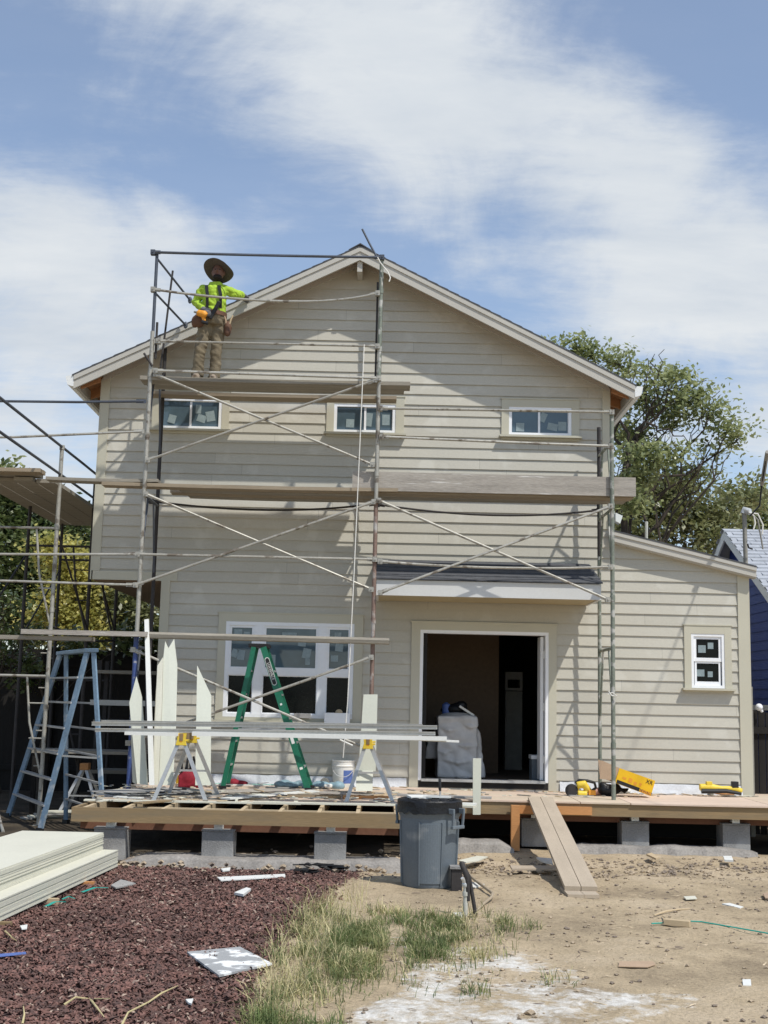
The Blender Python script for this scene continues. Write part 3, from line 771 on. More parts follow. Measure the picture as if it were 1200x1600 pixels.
# ================================================================== SIDE SCAFFOLD, left of the house
g0 = G(60, 1290, 0); SX, SY = g0.x, g0.y
ss = thing('side_scaffold', 'dark tube scaffold running back along the left side of the house', 'scaffold', (SX, SY, 0))
ztop = P(97, 697, SY).z
def sp(name, pts, r, m): return tube_part(name, pts, r, m, ss)
SX2 = SX - .95
for i, y in enumerate((SY, SY + 2.0, SY + 3.9)):
    zt = ztop if i == 0 else ztop - .15
    mb = MB().tube([(SX, y, 0), (SX, y, zt)], .027, 12)
    if i == 0:
        for z in (zt - .02, zt - 1.1, zt - 2.2, 1.5): mb.tube([(SX, y, z - .03), (SX, y, z + .03)], .034, 10)
        for z in (2.2, 1.75, 1.2, .75): mb.tube([(SX - .11, y, z), (SX, y, z)], .008, 6)
    mb.box(SX - .06, SX + .06, y - .06, y + .06, 0, .01)
    mb.build('pole', mat['galv' if i == 0 else 'iron'], ss, smooth=True)
    pole(SX2, y, 0, zt - .3, 'iron', .025, parent=ss)
    for z in (1.9, 3.85):
        sp('frame_head', [(SX, y, z), (SX2, y, z)], .018, 'galv' if i == 0 else 'iron')
        sp('frame_strut', [(SX - .27, y, z), (SX - .20, y, z - .6), (SX - .02, y, z - 1.25)], .015, 'galv' if i == 0 else 'iron')
        for q in (.35, .8):
            sp('frame_rung', [(SX - .235 + q * .05, y, z - q), (SX, y, z - q)], .010, 'galv' if i == 0 else 'iron')
for z in (ztop - .02, P(88, 742, SY).z):
    sp('guard_rail', [(SX, SY - 4.6, z), (SX, SY + 1.2, z + .01), (SX, SY + 3.9, z)], .018, 'steel_dark')
sp('pole', [(SX, SY - 4.6, 0), (SX, SY - 4.6, ztop)], .027, 'galv')
for i, y in enumerate((SY, SY + 2.0)):
    sp('cross_brace', [(SX + .03, y, 3.75), (SX + .03, y + 1.95, 2.6)], .014, 'iron')
    sp('cross_brace', [(SX2, y, 2.5), (SX2, y + 1.95, 3.7)], .014, 'iron')
sp('guard_rail', [(SX + .02, SY, 2.55), (SX + .02, SY + 2, 2.45), (SX + .02, SY + 3.9, 2.55)], .014, 'iron')
zw = P(85, 749, SY).z - .05
for k in range(4):
    MB().box(SX2 - .12 + k * .27, SX2 + .13 + k * .27, SY - .3 + .1 * (k % 2), SY + 4.0, zw - .02 - .004 * k, zw + .03 - .004 * k).build('plank', mat['weathered'], None,
        label=('outermost plank of the side walkway left of the house', 'second plank from outside on the side walkway', 'third plank from outside on the side walkway', 'side walkway plank nearest the house wall')[k], cat='plank', group='side walkway planks')
MB().box(SX - 2.4, SX - .10, SY - .62, SY - .36, zw + .035, zw + .085).build('plank', mat['plank_brown'], None, label='brown crosswise plank end at the front of the side walkway', cat='plank')
MB().box(SX - 2.6, SX - .2, SY - .36, SY - .1, zw + .037, zw + .08).build('plank', mat['weathered'], None, label='grey crosswise plank behind the brown one on the side walkway', cat='plank')
# ================================================================== GROUND
def inpoly(x, y, poly):
    c = False; j = len(poly) - 1
    for i in range(len(poly)):
        xi, yi = poly[i]; xj, yj = poly[j]
        if (yi > y) != (yj > y) and x < (xj - xi) * (y - yi) / (yj - yi) + xi: c = not c
        j = i
    return c
def gpoly(pxs): return [(G(a, b, 0).x, G(a, b, 0).y) for a, b in pxs]
MULCH = gpoly([(-260, 1700), (330, 1700), (375, 1600), (412, 1500), (470, 1440), (530, 1385), (575, 1352), (180, 1352), (-60, 1352)])
LIME = gpoly([(440, 1620), (550, 1562), (610, 1545), (655, 1500), (700, 1478), (790, 1480), (880, 1492), (905, 1525), (960, 1548), (1085, 1552), (1100, 1580), (900, 1620)])
LIME2 = gpoly([(590, 1470), (605, 1452), (650, 1452), (650, 1490), (610, 1512)])
def gz(x, y):
    z = .022 * mnoise.noise(V((x * .9, y * .9, 0))) + .018 * mnoise.noise(V((x * 2.9, y * 2.9, 4))) + .011 * mnoise.noise(V((x * 7, y * 7, 8)))
    # strip dug out under the deck
    if y > -4.1 and y < .5 and -3.3 < x < 6: z -= .05
    f = max(0, min(1, (abs(y + 7) - 4) / 8))
    return z * (1 - f * .5)
def axis(lo, hi, d, far):
    a = [lo + d * i for i in range(int((hi - lo) / d) + 1)]
    s = d; x = a[-1]
    while x < far: s *= 1.45; x += s; a.append(min(x, far))
    s = d; x = lo; pre = []
    while x > -far: s *= 1.45; x -= s; pre.append(max(x, -far))
    return pre[::-1] + a
gx = axis(-4.6, 5.4, .055, 420); gy = axis(-12.0, -1.6, .055, 420)
gv = [(x, y, gz(x, y)) for y in gy for x in gx]
nx = len(gx)
gf = [(j * nx + i, j * nx + i + 1, (j + 1) * nx + i + 1, (j + 1) * nx + i) for j in range(len(gy) - 1) for i in range(nx - 1)]
YL_G = G(112, 1261, DECK).y; YR_G = G(883, 1255, DECK).y
me = bpy.data.meshes.new('ground'); me.from_pydata(gv, [], gf)
for p in me.polygons: p.use_smooth = True
za = me.color_attributes.new('zone', 'FLOAT_COLOR', 'POINT')
for i, (x, y, z) in enumerate(gv):
    near = -5 < x < 6 and -13 < y < 0
    m_ = 1.0 if near and inpoly(x + .10 * mnoise.noise(V((x * 3, y * 3, 1))), y + .10 * mnoise.noise(V((x * 3, y * 3, 2))), MULCH) else 0
    l_ = 0.0
    if near:
        for q in range(5):
            dx, dy = ((0, 0), (.12, 0), (-.12, 0), (0, .12), (0, -.12))[q]
            if inpoly(x + dx, y + dy, LIME) or inpoly(x + dx, y + dy, LIME2): l_ += .2
    dk = 1.0 if ((y > YL_G + .15 and -3.2 < x < .3 and y < .6) or (y > YR_G + .25 and .2 < x < 6 and y < .6) or (x < -3.15 and -2.4 < y < 9 and x > -9)) else 0.0  # third channel: shade painted under the deck and left of the house
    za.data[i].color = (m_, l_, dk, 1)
def ground_mat():
    SHADE_TONE = (.030, .025, .020)
    m = bpy.data.materials.new('site_soil'); m.use_nodes = True
    nt = m.node_tree; N = nt.nodes; L = nt.links; b = N['Principled BSDF']; b.inputs['Roughness'].default_value = .97; b.inputs['Specular IOR Level'].default_value = .15
    tc = N.new('ShaderNodeTexCoord'); at = N.new('ShaderNodeAttribute'); at.attribute_name = 'zone'
    sp_ = N.new('ShaderNodeSeparateColor'); L.new(at.outputs['Color'], sp_.inputs[0])
    def noise(s, d=6, r=.6):
        n = N.new('ShaderNodeTexNoise'); n.inputs['Scale'].default_value = s; n.inputs['Detail'].default_value = d; n.inputs['Roughness'].default_value = r
        L.new(tc.outputs['Object'], n.inputs['Vector']); return n.outputs['Fac']
    def ramp(f, pts):
        r = N.new('ShaderNodeValToRGB'); L.new(f, r.inputs[0]); e = r.color_ramp.elements
        e[0].position, e[0].color = pts[0][0], (*pts[0][1], 1); e[1].position, e[1].color = pts[-1][0], (*pts[-1][1], 1)
        for p_, c_ in pts[1:-1]:
            q = e.new(p_); q.color = (*c_, 1)
        return r.outputs[0]
    def mix(f, a, c_):
        x = N.new('ShaderNodeMix'); x.data_type = 'RGBA'
        if isinstance(f, float): x.inputs[0].default_value = f
        else: L.new(f, x.inputs[0])
        for s, q in ((6, a), (7, c_)):
            if isinstance(q, tuple): x.inputs[s].default_value = (*q, 1)
            else: L.new(q, x.inputs[s])
        return x.outputs[2]
    def mth(op, a, c_, cl=False):
        n = N.new('ShaderNodeMath'); n.operation = op; n.use_clamp = cl
        for i, q in enumerate((a, c_)):
            if isinstance(q, (int, float)): n.inputs[i].default_value = q
            else: L.new(q, n.inputs[i])
        return n.outputs[0]
    dirt = ramp(noise(.9, 9, .66), [(.30, (.25, .195, .13)), (.50, (.46, .365, .24)), (.70, (.56, .455, .32))])
    fine = ramp(noise(38, 8, .75), [(.30, (.55, .55, .55)), (.52, (1, 1, 1)), (.75, (1.12, 1.1, 1.08))])
    mu = N.new('ShaderNodeMix'); mu.data_type = 'RGBA'; mu.blend_type = 'MULTIPLY'; mu.inputs[0].default_value = 1
    L.new(dirt, mu.inputs[6]); L.new(fine, mu.inputs[7]); soil = mu.outputs[2]
    grit = mth('GREATER_THAN', noise(95, 3, .6), .66)
    soil = mix(mth('MULTIPLY', grit, .55), soil, (.20, .15, .10))
    # lime dust
    lf = mth('ADD', mth('MULTIPLY', sp_.outputs[1], 1.25), mth('ADD', mth('MULTIPLY', mth('SUBTRACT', noise(2.2, 9, .68), .5), 4.4), mth('MULTIPLY', mth('SUBTRACT', noise(15, 8, .75), .5), 2.2)))
    lf = mth('MULTIPLY', mth('SUBTRACT', lf, .95), 1.5, True)
    lf = mth('MULTIPLY', lf, mth('GREATER_THAN', sp_.outputs[1], .02))
    lime = ramp(noise(14, 6, .7), [(.3, (.46, .43, .37)), (.6, (.82, .80, .75))])
    soil = mix(mth('MULTIPLY', lf, .86), soil, lime)
    soil = mix(sp_.outputs[0], soil, ramp(noise(30, 5, .7), [(.35, (.05, .028, .024)), (.65, (.12, .068, .056))]))
    soil = mix(mth('MULTIPLY', sp_.outputs[2], mth('ADD', mth('MULTIPLY', noise(2.5), .35), .72), True), soil, SHADE_TONE)  # blend to near black where ground shade is painted in
    L.new(soil, b.inputs['Base Color'])
    bp = N.new('ShaderNodeBump'); bp.inputs['Strength'].default_value = .8; bp.inputs['Distance'].default_value = .03
    L.new(mth('ADD', noise(16, 8, .7), mth('MULTIPLY', noise(70, 4, .6), .35)), bp.inputs['Height']); L.new(bp.outputs[0], b.inputs['Normal'])
    return m
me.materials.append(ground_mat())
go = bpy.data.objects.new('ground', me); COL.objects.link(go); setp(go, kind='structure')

# bark mulch: loose chips
rng = random.Random(3)
chips = MB(); mb_x0, mb_x1 = -4.3, .1
cnt = 0
mulch_mat = M('bark_chips', (.190, .100, .080), .9, .7, 1.6, 40, .2, c2=(.105, .064, .054), c2t=.52, c2s=18, c2soft=.08)
cv, cf = [], []
def chip(cx, cy, L_, W_, T_, rz, tilt, roll, z):
    m = Matrix.Rotation(rz, 3, 'Z') @ Matrix.Rotation(tilt, 3, 'Y') @ Matrix.Rotation(roll, 3, 'X')
    n = len(cv); j = lambda: rng.uniform(.75, 1.2)
    for x, y, zz in ((-.5, -.5 * j(), 0), (.5, -.4 * j(), 0), (.5 * j(), .5, 0), (-.5, .5 * j(), 0), (0, .05, 1)):
        p = m @ V((x * L_, y * W_, zz * T_)); cv.append((cx + p.x, cy + p.y, z + p.z))
    cf.extend([(n, n + 1, n + 4), (n + 1, n + 2, n + 4), (n + 2, n + 3, n + 4), (n + 3, n, n + 4)])
tries = 0
while cnt < 47000 and tries < 350000:
    tries += 1
    y = -11.2 + 6.9 * rng.random() ** 1.25; x = rng.uniform(mb_x0, mb_x1)
    if not inpoly(x + rng.gauss(0, .07), y + rng.gauss(0, .05), MULCH): continue
    if abs(x) > (y + 16.9) * .36: continue
    s = rng.uniform(.38, 1.0) * (1.5 if rng.random() < .06 else 1)
    chip(x, y, .042 * s, .017 * s, .010 * s, rng.uniform(0, 6.3), rng.gauss(0, .45), rng.gauss(0, .5), gz(x, y) + rng.uniform(.002, .024)); cnt += 1
me = bpy.data.meshes.new('bark_mulch'); me.from_pydata(cv, [], cf); me.materials.append(mulch_mat); me.materials.append(M('pale_chips', (.36, .27, .21), .9, .4, 20, 60, .1)); [setattr(me.polygons[4 * q + w_], 'material_index', 1) for q in range(len(cf) // 4) if rng.random() < .045 for w_ in range(4)]
o = bpy.data.objects.new('bark_mulch', me); COL.objects.link(o)
setp(o, 'dark reddish bark mulch spread over the left of the yard', 'mulch', kind='stuff')

# pebbles and clods on the bare soil
cv, cf = [], []
def stone(x, y, s, sink=.3):
    n = len(cv); z = gz(x, y) + s * (.5 - sink)
    pts = [(1, 0, 0), (-1, 0, 0), (0, 1, 0), (0, -1, 0), (0, 0, .7), (0, 0, -.7), (.6, .6, .35), (-.6, .6, .3), (.6, -.6, .3), (-.6, -.6, .4)]
    a = rng.uniform(0, 6.3); ca, sa = math.cos(a), math.sin(a)
    for px, py, pz in pts:
        k = rng.uniform(.7, 1.25) * s
        cv.append((x + (px * ca - py * sa) * k, y + (px * sa + py * ca) * k * .8, z + pz * k))
    for f in ((0, 6, 4), (6, 2, 4), (2, 7, 4), (7, 1, 4), (1, 9, 4), (9, 3, 4), (3, 8, 4), (8, 0, 4), (0, 6, 5), (6, 2, 5), (2, 7, 5), (7, 1, 5), (1, 9, 5), (9, 3, 5), (3, 8, 5), (8, 0, 5)):
        cf.append(tuple(n + i for i in f))
for _ in range(5200):
    y = -11.3 + 9 * rng.random() ** 1.1; x = rng.uniform(-.6, 5.2)
    if abs(x) > (y + 16.9) * .36 or inpoly(x, y, MULCH): continue
    if mnoise.noise(V((x * 1.3, y * 1.3, 9))) < rng.uniform(-.45, .5): continue
    stone(x, y, rng.choice((.004, .006, .006, .009, .013, .019)))
for _ in range(420):     # broken crumbs on the footing
    p = G(rng.uniform(190, 640), rng.gauss(1344, 8), .02); stone(p.x, p.y, rng.choice((.012, .018, .028, .04)), -.6)
for _ in range(700):     # rubble along the edge of the dug strip
    p = G(rng.uniform(700, 1200), rng.gauss(1352, 9), 0); stone(p.x, p.y, rng.choice((.008, .012, .02, .03)))
for px, py, s in ((829, 1586, .035), (835, 1590, .02), (933, 1358, .03), (640, 1385, .02), (1102, 1400, .02), (957, 1538, .02)):
    p = G(px, py, 0); stone(p.x, p.y, s)
me = bpy.data.meshes.new('rubble'); me.from_pydata(cv, [], cf); me.materials.append(M('clods', (.34, .27, .19), .95, .45, 7, 50, .4, c2=(.20, .16, .125), c2t=.53, c2s=3))
o = bpy.data.objects.new('rubble', me); COL.objects.link(o); setp(o, 'small stones and dry clods scattered over the bare soil', 'rubble', kind='stuff')

# slivers of wood and straw trodden into the soil
cv, cf = [], []
for _ in range(1500):
    y = -11.3 + 8.8 * rng.random() ** 1.1; x = rng.uniform(-.8, 5.2)
    if abs(x) > (y + 16.9) * .36 or inpoly(x, y, MULCH): continue
    if mnoise.noise(V((x * 1.1, y * 1.1, 19))) < rng.uniform(-.4, .4): continue
    chip(x, y, rng.uniform(.02, .10), rng.uniform(.004, .012), .004, rng.gauss(0, .8), rng.gauss(0, .12), rng.gauss(0, .3), gz(x, y) + rng.uniform(.002, .008))
me = bpy.data.meshes.new('wood_slivers'); me.from_pydata(cv, [], cf); me.materials.append(M('slivers', (.50, .40, .27), .9, .5, 9, 60, .1, c2=(.17, .13, .10), c2t=.5, c2s=2.5))
o = bpy.data.objects.new('wood_slivers', me); COL.objects.link(o); setp(o, 'slivers of wood and straw trodden into the bare soil', 'slivers', kind='stuff')
# grass
def grass(name, label, polys, mats, dens, hmin, hmax, wid, lean=.5, seed=5, soft=.085):
    r = random.Random(seed); vs, fs, mi = [], [], []
    for poly, k in polys:
        xs = [p[0] for p in poly]; ys = [p[1] for p in poly]
        area = (max(xs) - min(xs)) * (max(ys) - min(ys))
        for _ in range(int(area * dens * k)):
            x, y = r.uniform(min(xs), max(xs)), r.uniform(min(ys), max(ys))
            if not inpoly(x + r.gauss(0, soft), y + r.gauss(0, soft), poly): continue
            c = mnoise.noise(V((x * 6.5, y * 4.5, 3))) * .8 + .35 * mnoise.noise(V((x * 2.1, y * 2.1, 13)))
            if c < r.uniform(-.35, .40): continue
            h = r.uniform(hmin, hmax) * (.75 + .8 * max(0, c + .3)); a = r.uniform(0, 6.3); le = r.uniform(.1, lean) * h
            if r.random() < .12: le *= 2.2
            w = wid * r.uniform(.7, 1.3); dx, dy = math.cos(a) * le, math.sin(a) * le; sx, sy = -math.sin(a + r.uniform(-1, 1)) * w, math.cos(a) * w
            z = gz(x, y) - .005; n = len(vs)
            for t, ww in ((0, 1), (.4, .85), (.75, .5)):
                cx, cy, cz = x + dx * t * t, y + dy * t * t, z + h * (t - .18 * t * t * (le / h) * 2)
                vs.append((cx - sx * ww, cy - sy * ww, cz)); vs.append((cx + sx * ww, cy + sy * ww, cz))
            vs.append((x + dx, y + dy, z + h * (1 - .25 * (le / h) * 2)))
            dry = mnoise.noise(V((x * 2.2, y * 2.2, 30))) + r.gauss(0, .33)
            m_ = 1 if dry > .05 + (0.30 if k > 1.2 else .06) else 0
            for f in ((0, 1, 3, 2), (2, 3, 5, 4), (4, 5, 6)): fs.append(tuple(n + i for i in f)); mi.append(m_)
    me = bpy.data.meshes.new(name); me.from_pydata(vs, [], fs)
    for m in mats: me.materials.append(m)
    for p, i in zip(me.polygons, mi): p.material_index = i
    o = bpy.data.objects.new(name, me); COL.objects.link(o); setp(o, label, 'grass', kind='stuff'); return o
gm = M('green_grass_blades', (.125, .165, .055), .6, .4, 3, 30, 0, c2=(.22, .24, .09), c2t=.55, c2s=5, trans=.25)
gd = M('dry_grass_blades', (.56, .49, .27), .7, .3, 3, 30, 0, c2=(.42, .38, .18), c2t=.52, c2s=4, trans=.2)
T1 = gpoly([(345, 1640), (395, 1560), (425, 1495), (470, 1440), (500, 1424), (545, 1430), (590, 1448), (605, 1475), (598, 1510), (560, 1540), (520, 1556), (470, 1590), (440, 1640)])
T1b = gpoly([(520, 1450), (575, 1455), (600, 1480), (590, 1515), (545, 1540), (520, 1510)])
T2 = gpoly([(632, 1512), (630, 1480), (655, 1445), (690, 1434), (725, 1440), (735, 1462), (712, 1488), (680, 1512)])
T3 = gpoly([(575, 1428), (605, 1420), (640, 1430), (635, 1446), (600, 1447)])
T4 = gpoly([(690, 1498), (740, 1484), (790, 1490), (765, 1505)])
T5 = gpoly([(715, 1560), (735, 1545), (765, 1550), (750, 1568)])
T6 = gpoly([(840, 1540), (870, 1528), (895, 1535), (880, 1548)])
T7 = gpoly([(820, 1450), (833, 1441), (845, 1447), (835, 1453)])
T8 = gpoly([(735, 1452), (765, 1434), (795, 1436), (800, 1446), (770, 1460)])
T9 = gpoly([(660, 1550), (672, 1545), (684, 1550), (672, 1556)])
T11 = gpoly([(560, 1425), (760, 1425), (820, 1450), (780, 1500), (700, 1530), (600, 1560), (540, 1560)])
T10 = gpoly([(350, 1660), (420, 1592), (540, 1592), (540, 1660)])
grass('grass', 'green and dry grass tufts in the middle of the yard', [(T1, .9), (T1b, 1.7), (T2, 1.8), (T3, 1.0), (T4, .6), (T5, .8), (T6, 1.0), (T7, 1.5), (T8, .9), (T9, 1.5), (T10, 1.3), (T11, .22)], [gm, gd], 4600, .04, .135, .0028, 1.25)
S1 = gpoly([(375, 1600), (420, 1500), (480, 1425), (530, 1400), (575, 1400), (560, 1440), (500, 1500), (460, 1590)])
grass('dry_grass', 'tall straw-coloured grass stalks along the mulch edge', [(S1, 1.0)], [gd, gd], 900, .10, .27, .0024, 1.0, 9)
# ================================================================== VEGETATION
def leaves(mb, blobs, n, size, rg, clump=.30, per=16, cull=-.04):
    """leaf-shaped faces in small clumps scattered through the crown volume"""
    tot = sum(b[3] * b[4] * b[5] for b in blobs) or 1
    for cx, cy, cz, rx, ry, rz in blobs:
        k = max(1, int(n * rx * ry * rz / tot / per))
        for _ in range(k):
            d = V((rg.gauss(0, 1), rg.gauss(0, 1), rg.gauss(0, 1))).normalized() * rg.uniform(.25, 1.0) ** .45
            c = V((cx + d.x * rx, cy + d.y * ry, cz + d.z * rz))
            if mnoise.noise(c * (1.1 / max(.6, min(rx, 2)))) < cull: continue
            cs = clump * rg.uniform(.6, 1.4)
            for _ in range(per):
                p = c + V((rg.gauss(0, cs), rg.gauss(0, cs), rg.gauss(0, cs * .5)))
                L_ = size * rg.uniform(.6, 1.35); a = V((rg.gauss(0, 1), rg.gauss(0, 1), rg.gauss(-.35, .6))).normalized()
                b = a.cross(V((rg.gauss(0, .5), rg.gauss(0, .5), 1))).normalized() * (L_ * .30)
                q = len(mb.v)
                mb.v += [p - a * L_ * .5, p + b, p + a * L_ * .5, p - b]; mb.f.append((q, q + 1, q + 2, q + 3))
def limb(mb, a, b, r0, r1, rg, wob=.12, n=6):
    a, b = V(a), V(b); L_ = (b - a).length; pts = []
    for i in range(n + 1):
        t = i / n; p = a.lerp(b, t)
        if 0 < i < n: p += V((rg.gauss(0, 1), rg.gauss(0, 1), rg.gauss(0, .6))) * wob * L_ * .25
        pts.append(p)
    mb.tube(pts, [r0 + (r1 - r0) * i / n for i in range(n + 1)], 7)
    return pts
def tree(name, label, base, top, blobs, n, size, leafm, trunk_r, seed, twigs=40, group=None, cat='tree', extra=None, clump=.3, bare=(), cull=-.04):
    rg = random.Random(seed)
    t = thing(name, label, cat, base, group)
    tb = MB(); tp = limb(tb, base, top, trunk_r, trunk_r * .55, rg, .10)
    for b in blobs:
        c = V(b[:3]); s = tp[rg.randint(3, len(tp) - 1)]
        ps = limb(tb, s, c, trunk_r * .36, trunk_r * .10, rg, .18)
        for _ in range(max(2, int(twigs / len(blobs)))):
            d = V((rg.gauss(0, 1), rg.gauss(0, 1), rg.gauss(.1, 1))).normalized()
            e = c + V((d.x * b[3], d.y * b[4], d.z * b[5])) * rg.uniform(.7, .98)
            limb(tb, ps[rg.randint(3, len(ps) - 1)], e, trunk_r * .10, .008, rg, .2, 5)
    for a, e, r in bare: limb(tb, a, e, r, .008, rg, .22, 6)
    tb.build('trunk', mat['bark'], t, smooth=True, fix=False)
    cb = MB(); leaves(cb, blobs, n, size, rg, clump, 16, cull)
    cb.build('crown', mat[leafm], t, fix=False)
    return t
def Bp(px, py, Y, rx, rz, ry=None):
    c = P(px, py, Y); s = (Y + 16.9) / FPX
    return (c.x, c.y, c.z, rx * s, (ry or min(rx, rz)) * s, rz * s)
Yt = 12.5
tree('tree', 'tall tree with open spreading crown behind the right eave of the house', V((P(978, 800, Yt).x, Yt, 0)), P(978, 705, Yt),
     [Bp(895, 545, Yt, 36, 22), Bp(930, 565, Yt, 34, 24), Bp(968, 570, Yt, 36, 26), Bp(1010, 590, Yt + .5, 44, 28), Bp(1070, 600, Yt, 46, 32), Bp(1112, 630, Yt, 34, 30), Bp(1138, 668, Yt, 24, 30), Bp(1010, 640, Yt + 1, 42, 32), Bp(1065, 650, Yt + .6, 46, 26), Bp(1110, 700, Yt, 36, 20), Bp(985, 690, Yt + 1, 30, 36), Bp(1045, 610, Yt - .6, 34, 24), Bp(1000, 720, Yt - 1, 34, 34), Bp(1035, 700, Yt - 1, 34, 26), Bp(985, 770, Yt - 1, 36, 34), Bp(1005, 735, Yt + 1.5, 40, 30), Bp(1060, 740, Yt + 1.5, 40, 22), Bp(1090, 745, Yt + 1, 30, 20), Bp(1150, 690, Yt, 18, 18)],
     20000, .135, 'leaf_mid', .13, 21, 110, clump=.22, cull=.03,
     bare=[(P(1020, 650, Yt), P(1023, 553, Yt), .035), (P(1022, 600, Yt), P(1038, 546, Yt), .018), (P(1022, 590, Yt), P(1012, 560, Yt), .014), (P(990, 690, Yt - .5), P(1090, 740, Yt - 1), .03), (P(1050, 690, Yt - .8), P(1085, 735, Yt - 1), .022), (P(1010, 660, Yt - .6), P(1075, 690, Yt - 1), .03), (P(955, 560, Yt), P(900, 520, Yt), .014)])
Y2 = 17
tree('tree', 'broad dense tree rising behind the lean-to roof, lower than the open one', V((P(1040, 900, Y2).x, Y2, 0)), P(1040, 830, Y2),
     [Bp(985, 790, Y2, 45, 48), Bp(1040, 785, Y2 - .5, 50, 42), Bp(1095, 800, Y2, 50, 40), Bp(1000, 840, Y2 - 1, 60, 40), Bp(1070, 845, Y2 - 1, 60, 40), Bp(1140, 785, Y2 + 1, 40, 26), Bp(1110, 860, Y2, 50, 30), Bp(1170, 770, Y2 + 1, 26, 20)],
     26000, .17, 'leaf_olive', .12, 22, 60, clump=.34)
tree('tree', 'pale leafy tree behind the navy neighbour house at the right edge', V((P(1200, 900, Y2 + 5).x, Y2 + 5, 0)), P(1195, 840, Y2 + 5),
     [Bp(1175, 790, Y2 + 5, 36, 34), Bp(1215, 780, Y2 + 5, 36, 26), Bp(1190, 830, Y2 + 5, 45, 30)], 6000, .20, 'leaf_mid', .15, 23, 20, clump=.4)
# left of the house
tree('tree', 'dark dense tree at the left edge beyond the side scaffold', V((P(35, 1080, 15).x, 15, 0)), P(40, 900, 15),
     [Bp(20, 800, 15, 62, 42), Bp(80, 830, 15.5, 60, 40), Bp(30, 880, 14.5, 70, 60), Bp(-20, 790, 15, 50, 60), Bp(135, 850, 16.5, 50, 55), Bp(60, 950, 15, 80, 60)], 26000, .16, 'leaf_dark', .2, 31, 30, clump=.36, cull=-.35)
tree('tree', 'loose-leaved tree with a pale top poking above the side walkway at the far left', V((P(-10, 1080, 19).x, 19, 0)), P(-10, 850, 19),
     [Bp(0, 735, 19, 22, 20), Bp(-40, 760, 19, 50, 50), Bp(20, 770, 19, 30, 30)], 4500, .20, 'leaf_mid', .2, 32, 16)
tree('bush', 'yellow-green flowering bush left of the house, behind the scaffold tubes', V((P(110, 1085, 11.5).x, 11.5, 0)), P(110, 960, 11.5),
     [Bp(75, 856, 11.5, 26, 20), Bp(105, 882, 11.5, 38, 30), Bp(125, 925, 11.7, 42, 40), Bp(90, 950, 11.5, 45, 40), Bp(130, 985, 11.5, 40, 40)], 15000, .12, 'leaf_yellow', .07, 33, 20, cat='bush', clump=.22, cull=-.22)
tree('bush', 'mid-green bush behind the house corner below the cantilever', V((P(200, 1085, 12).x, 12, 0)), P(200, 980, 12),
     [Bp(190, 950, 12, 46, 54), Bp(225, 970, 12, 40, 46), Bp(160, 975, 12.5, 46, 52), Bp(140, 910, 13, 40, 50)], 7000, .15, 'leaf_olive', .07, 34, 14, cat='bush', clump=.26, cull=-.4)
tree('bush', 'small pale-leaved bush at the left edge in front of the dark tree', V((P(10, 1085, 4.5).x, 4.5, 0)), P(10, 1010, 4.5),
     [Bp(8, 955, 4.3, 44, 30), Bp(38, 985, 4.3, 32, 24), Bp(0, 1005, 4.3, 36, 26)], 2600, .10, 'leaf_dark', .04, 35, 16, cat='bush', clump=.16)
tree('bush', 'dark hedge-like shrub mass against the black stand-in fence at the left', V((P(70, 1085, 4.6).x, 4.6, 0)), P(70, 1040, 4.6),
     [Bp(75, 1000, 4.6, 60, 24), Bp(150, 1000, 4.8, 60, 24), Bp(215, 1000, 4.8, 40, 26), Bp(20, 1050, 4.6, 50, 30)], 5200, .11, 'leaf_dark', .04, 36, 14, cat='bush', clump=.16)
# ================================================================== DECK
ZD = DECK + .018
DL = G(112, 1261, DECK).x; YL = G(112, 1261, DECK).y; DR = G(631, 1272, DECK).x
YR2 = G(883, 1255, DECK).y; DX = 6.2
print('DECK', DL, DR, YL, YR2, 'scaffold', XL_, XM_, XR_, 'side', SX, SY, 'planks', ZP, ZQ, 'toeboard', a.z)
deck = thing('deck', 'unfinished timber deck along the house wall with open joists at its front left', 'deck', ((DL + DR) / 2, YL, 0))
MB().box(DL, DR, YL, YL + .04, DECK - .145, DECK).build('rim_joist', mat['lumber'], deck)
MB().box(DL, DL + .04, YL + .041, -.06, DECK - .145, DECK - .001).build('rim_joist', mat['lumber'], deck)
MB().box(DR - .04, DR, YL + .041, -.06, DECK - .145, DECK - .001).build('rim_joist', mat['lumber'], deck)
MB().box(DR + .001, DX, YR2, YR2 + .04, DECK - .145, DECK).build('rim_joist', mat['lumber'], deck)
x = DL + .10
while x < DR - .06:
    MB().box(x, x + .04, YL + .041, -.06, DECK - .144, DECK - .002).build('joist', mat['lumber_light'], deck); x += .4064
while x < DX - .06:
    MB().box(x, x + .04, YR2 + .041, -.06, DECK - .144, DECK - .002).build('joist', mat['lumber'], deck); x += .4064
YP = G(300, 1250, ZD).y
MB().box(DL + .5, DR - .02, YL + .22, YL + .26, DECK - .03, DECK - .003).build('blocking', mat['lumber_light'], deck)
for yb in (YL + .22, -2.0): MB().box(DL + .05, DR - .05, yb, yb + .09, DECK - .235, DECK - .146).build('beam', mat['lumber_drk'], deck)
MB().box(DR + .1, DX, YR2 + .27, YR2 + .36, DECK - .235, DECK - .146).build('beam', mat['lumber_drk'], deck)
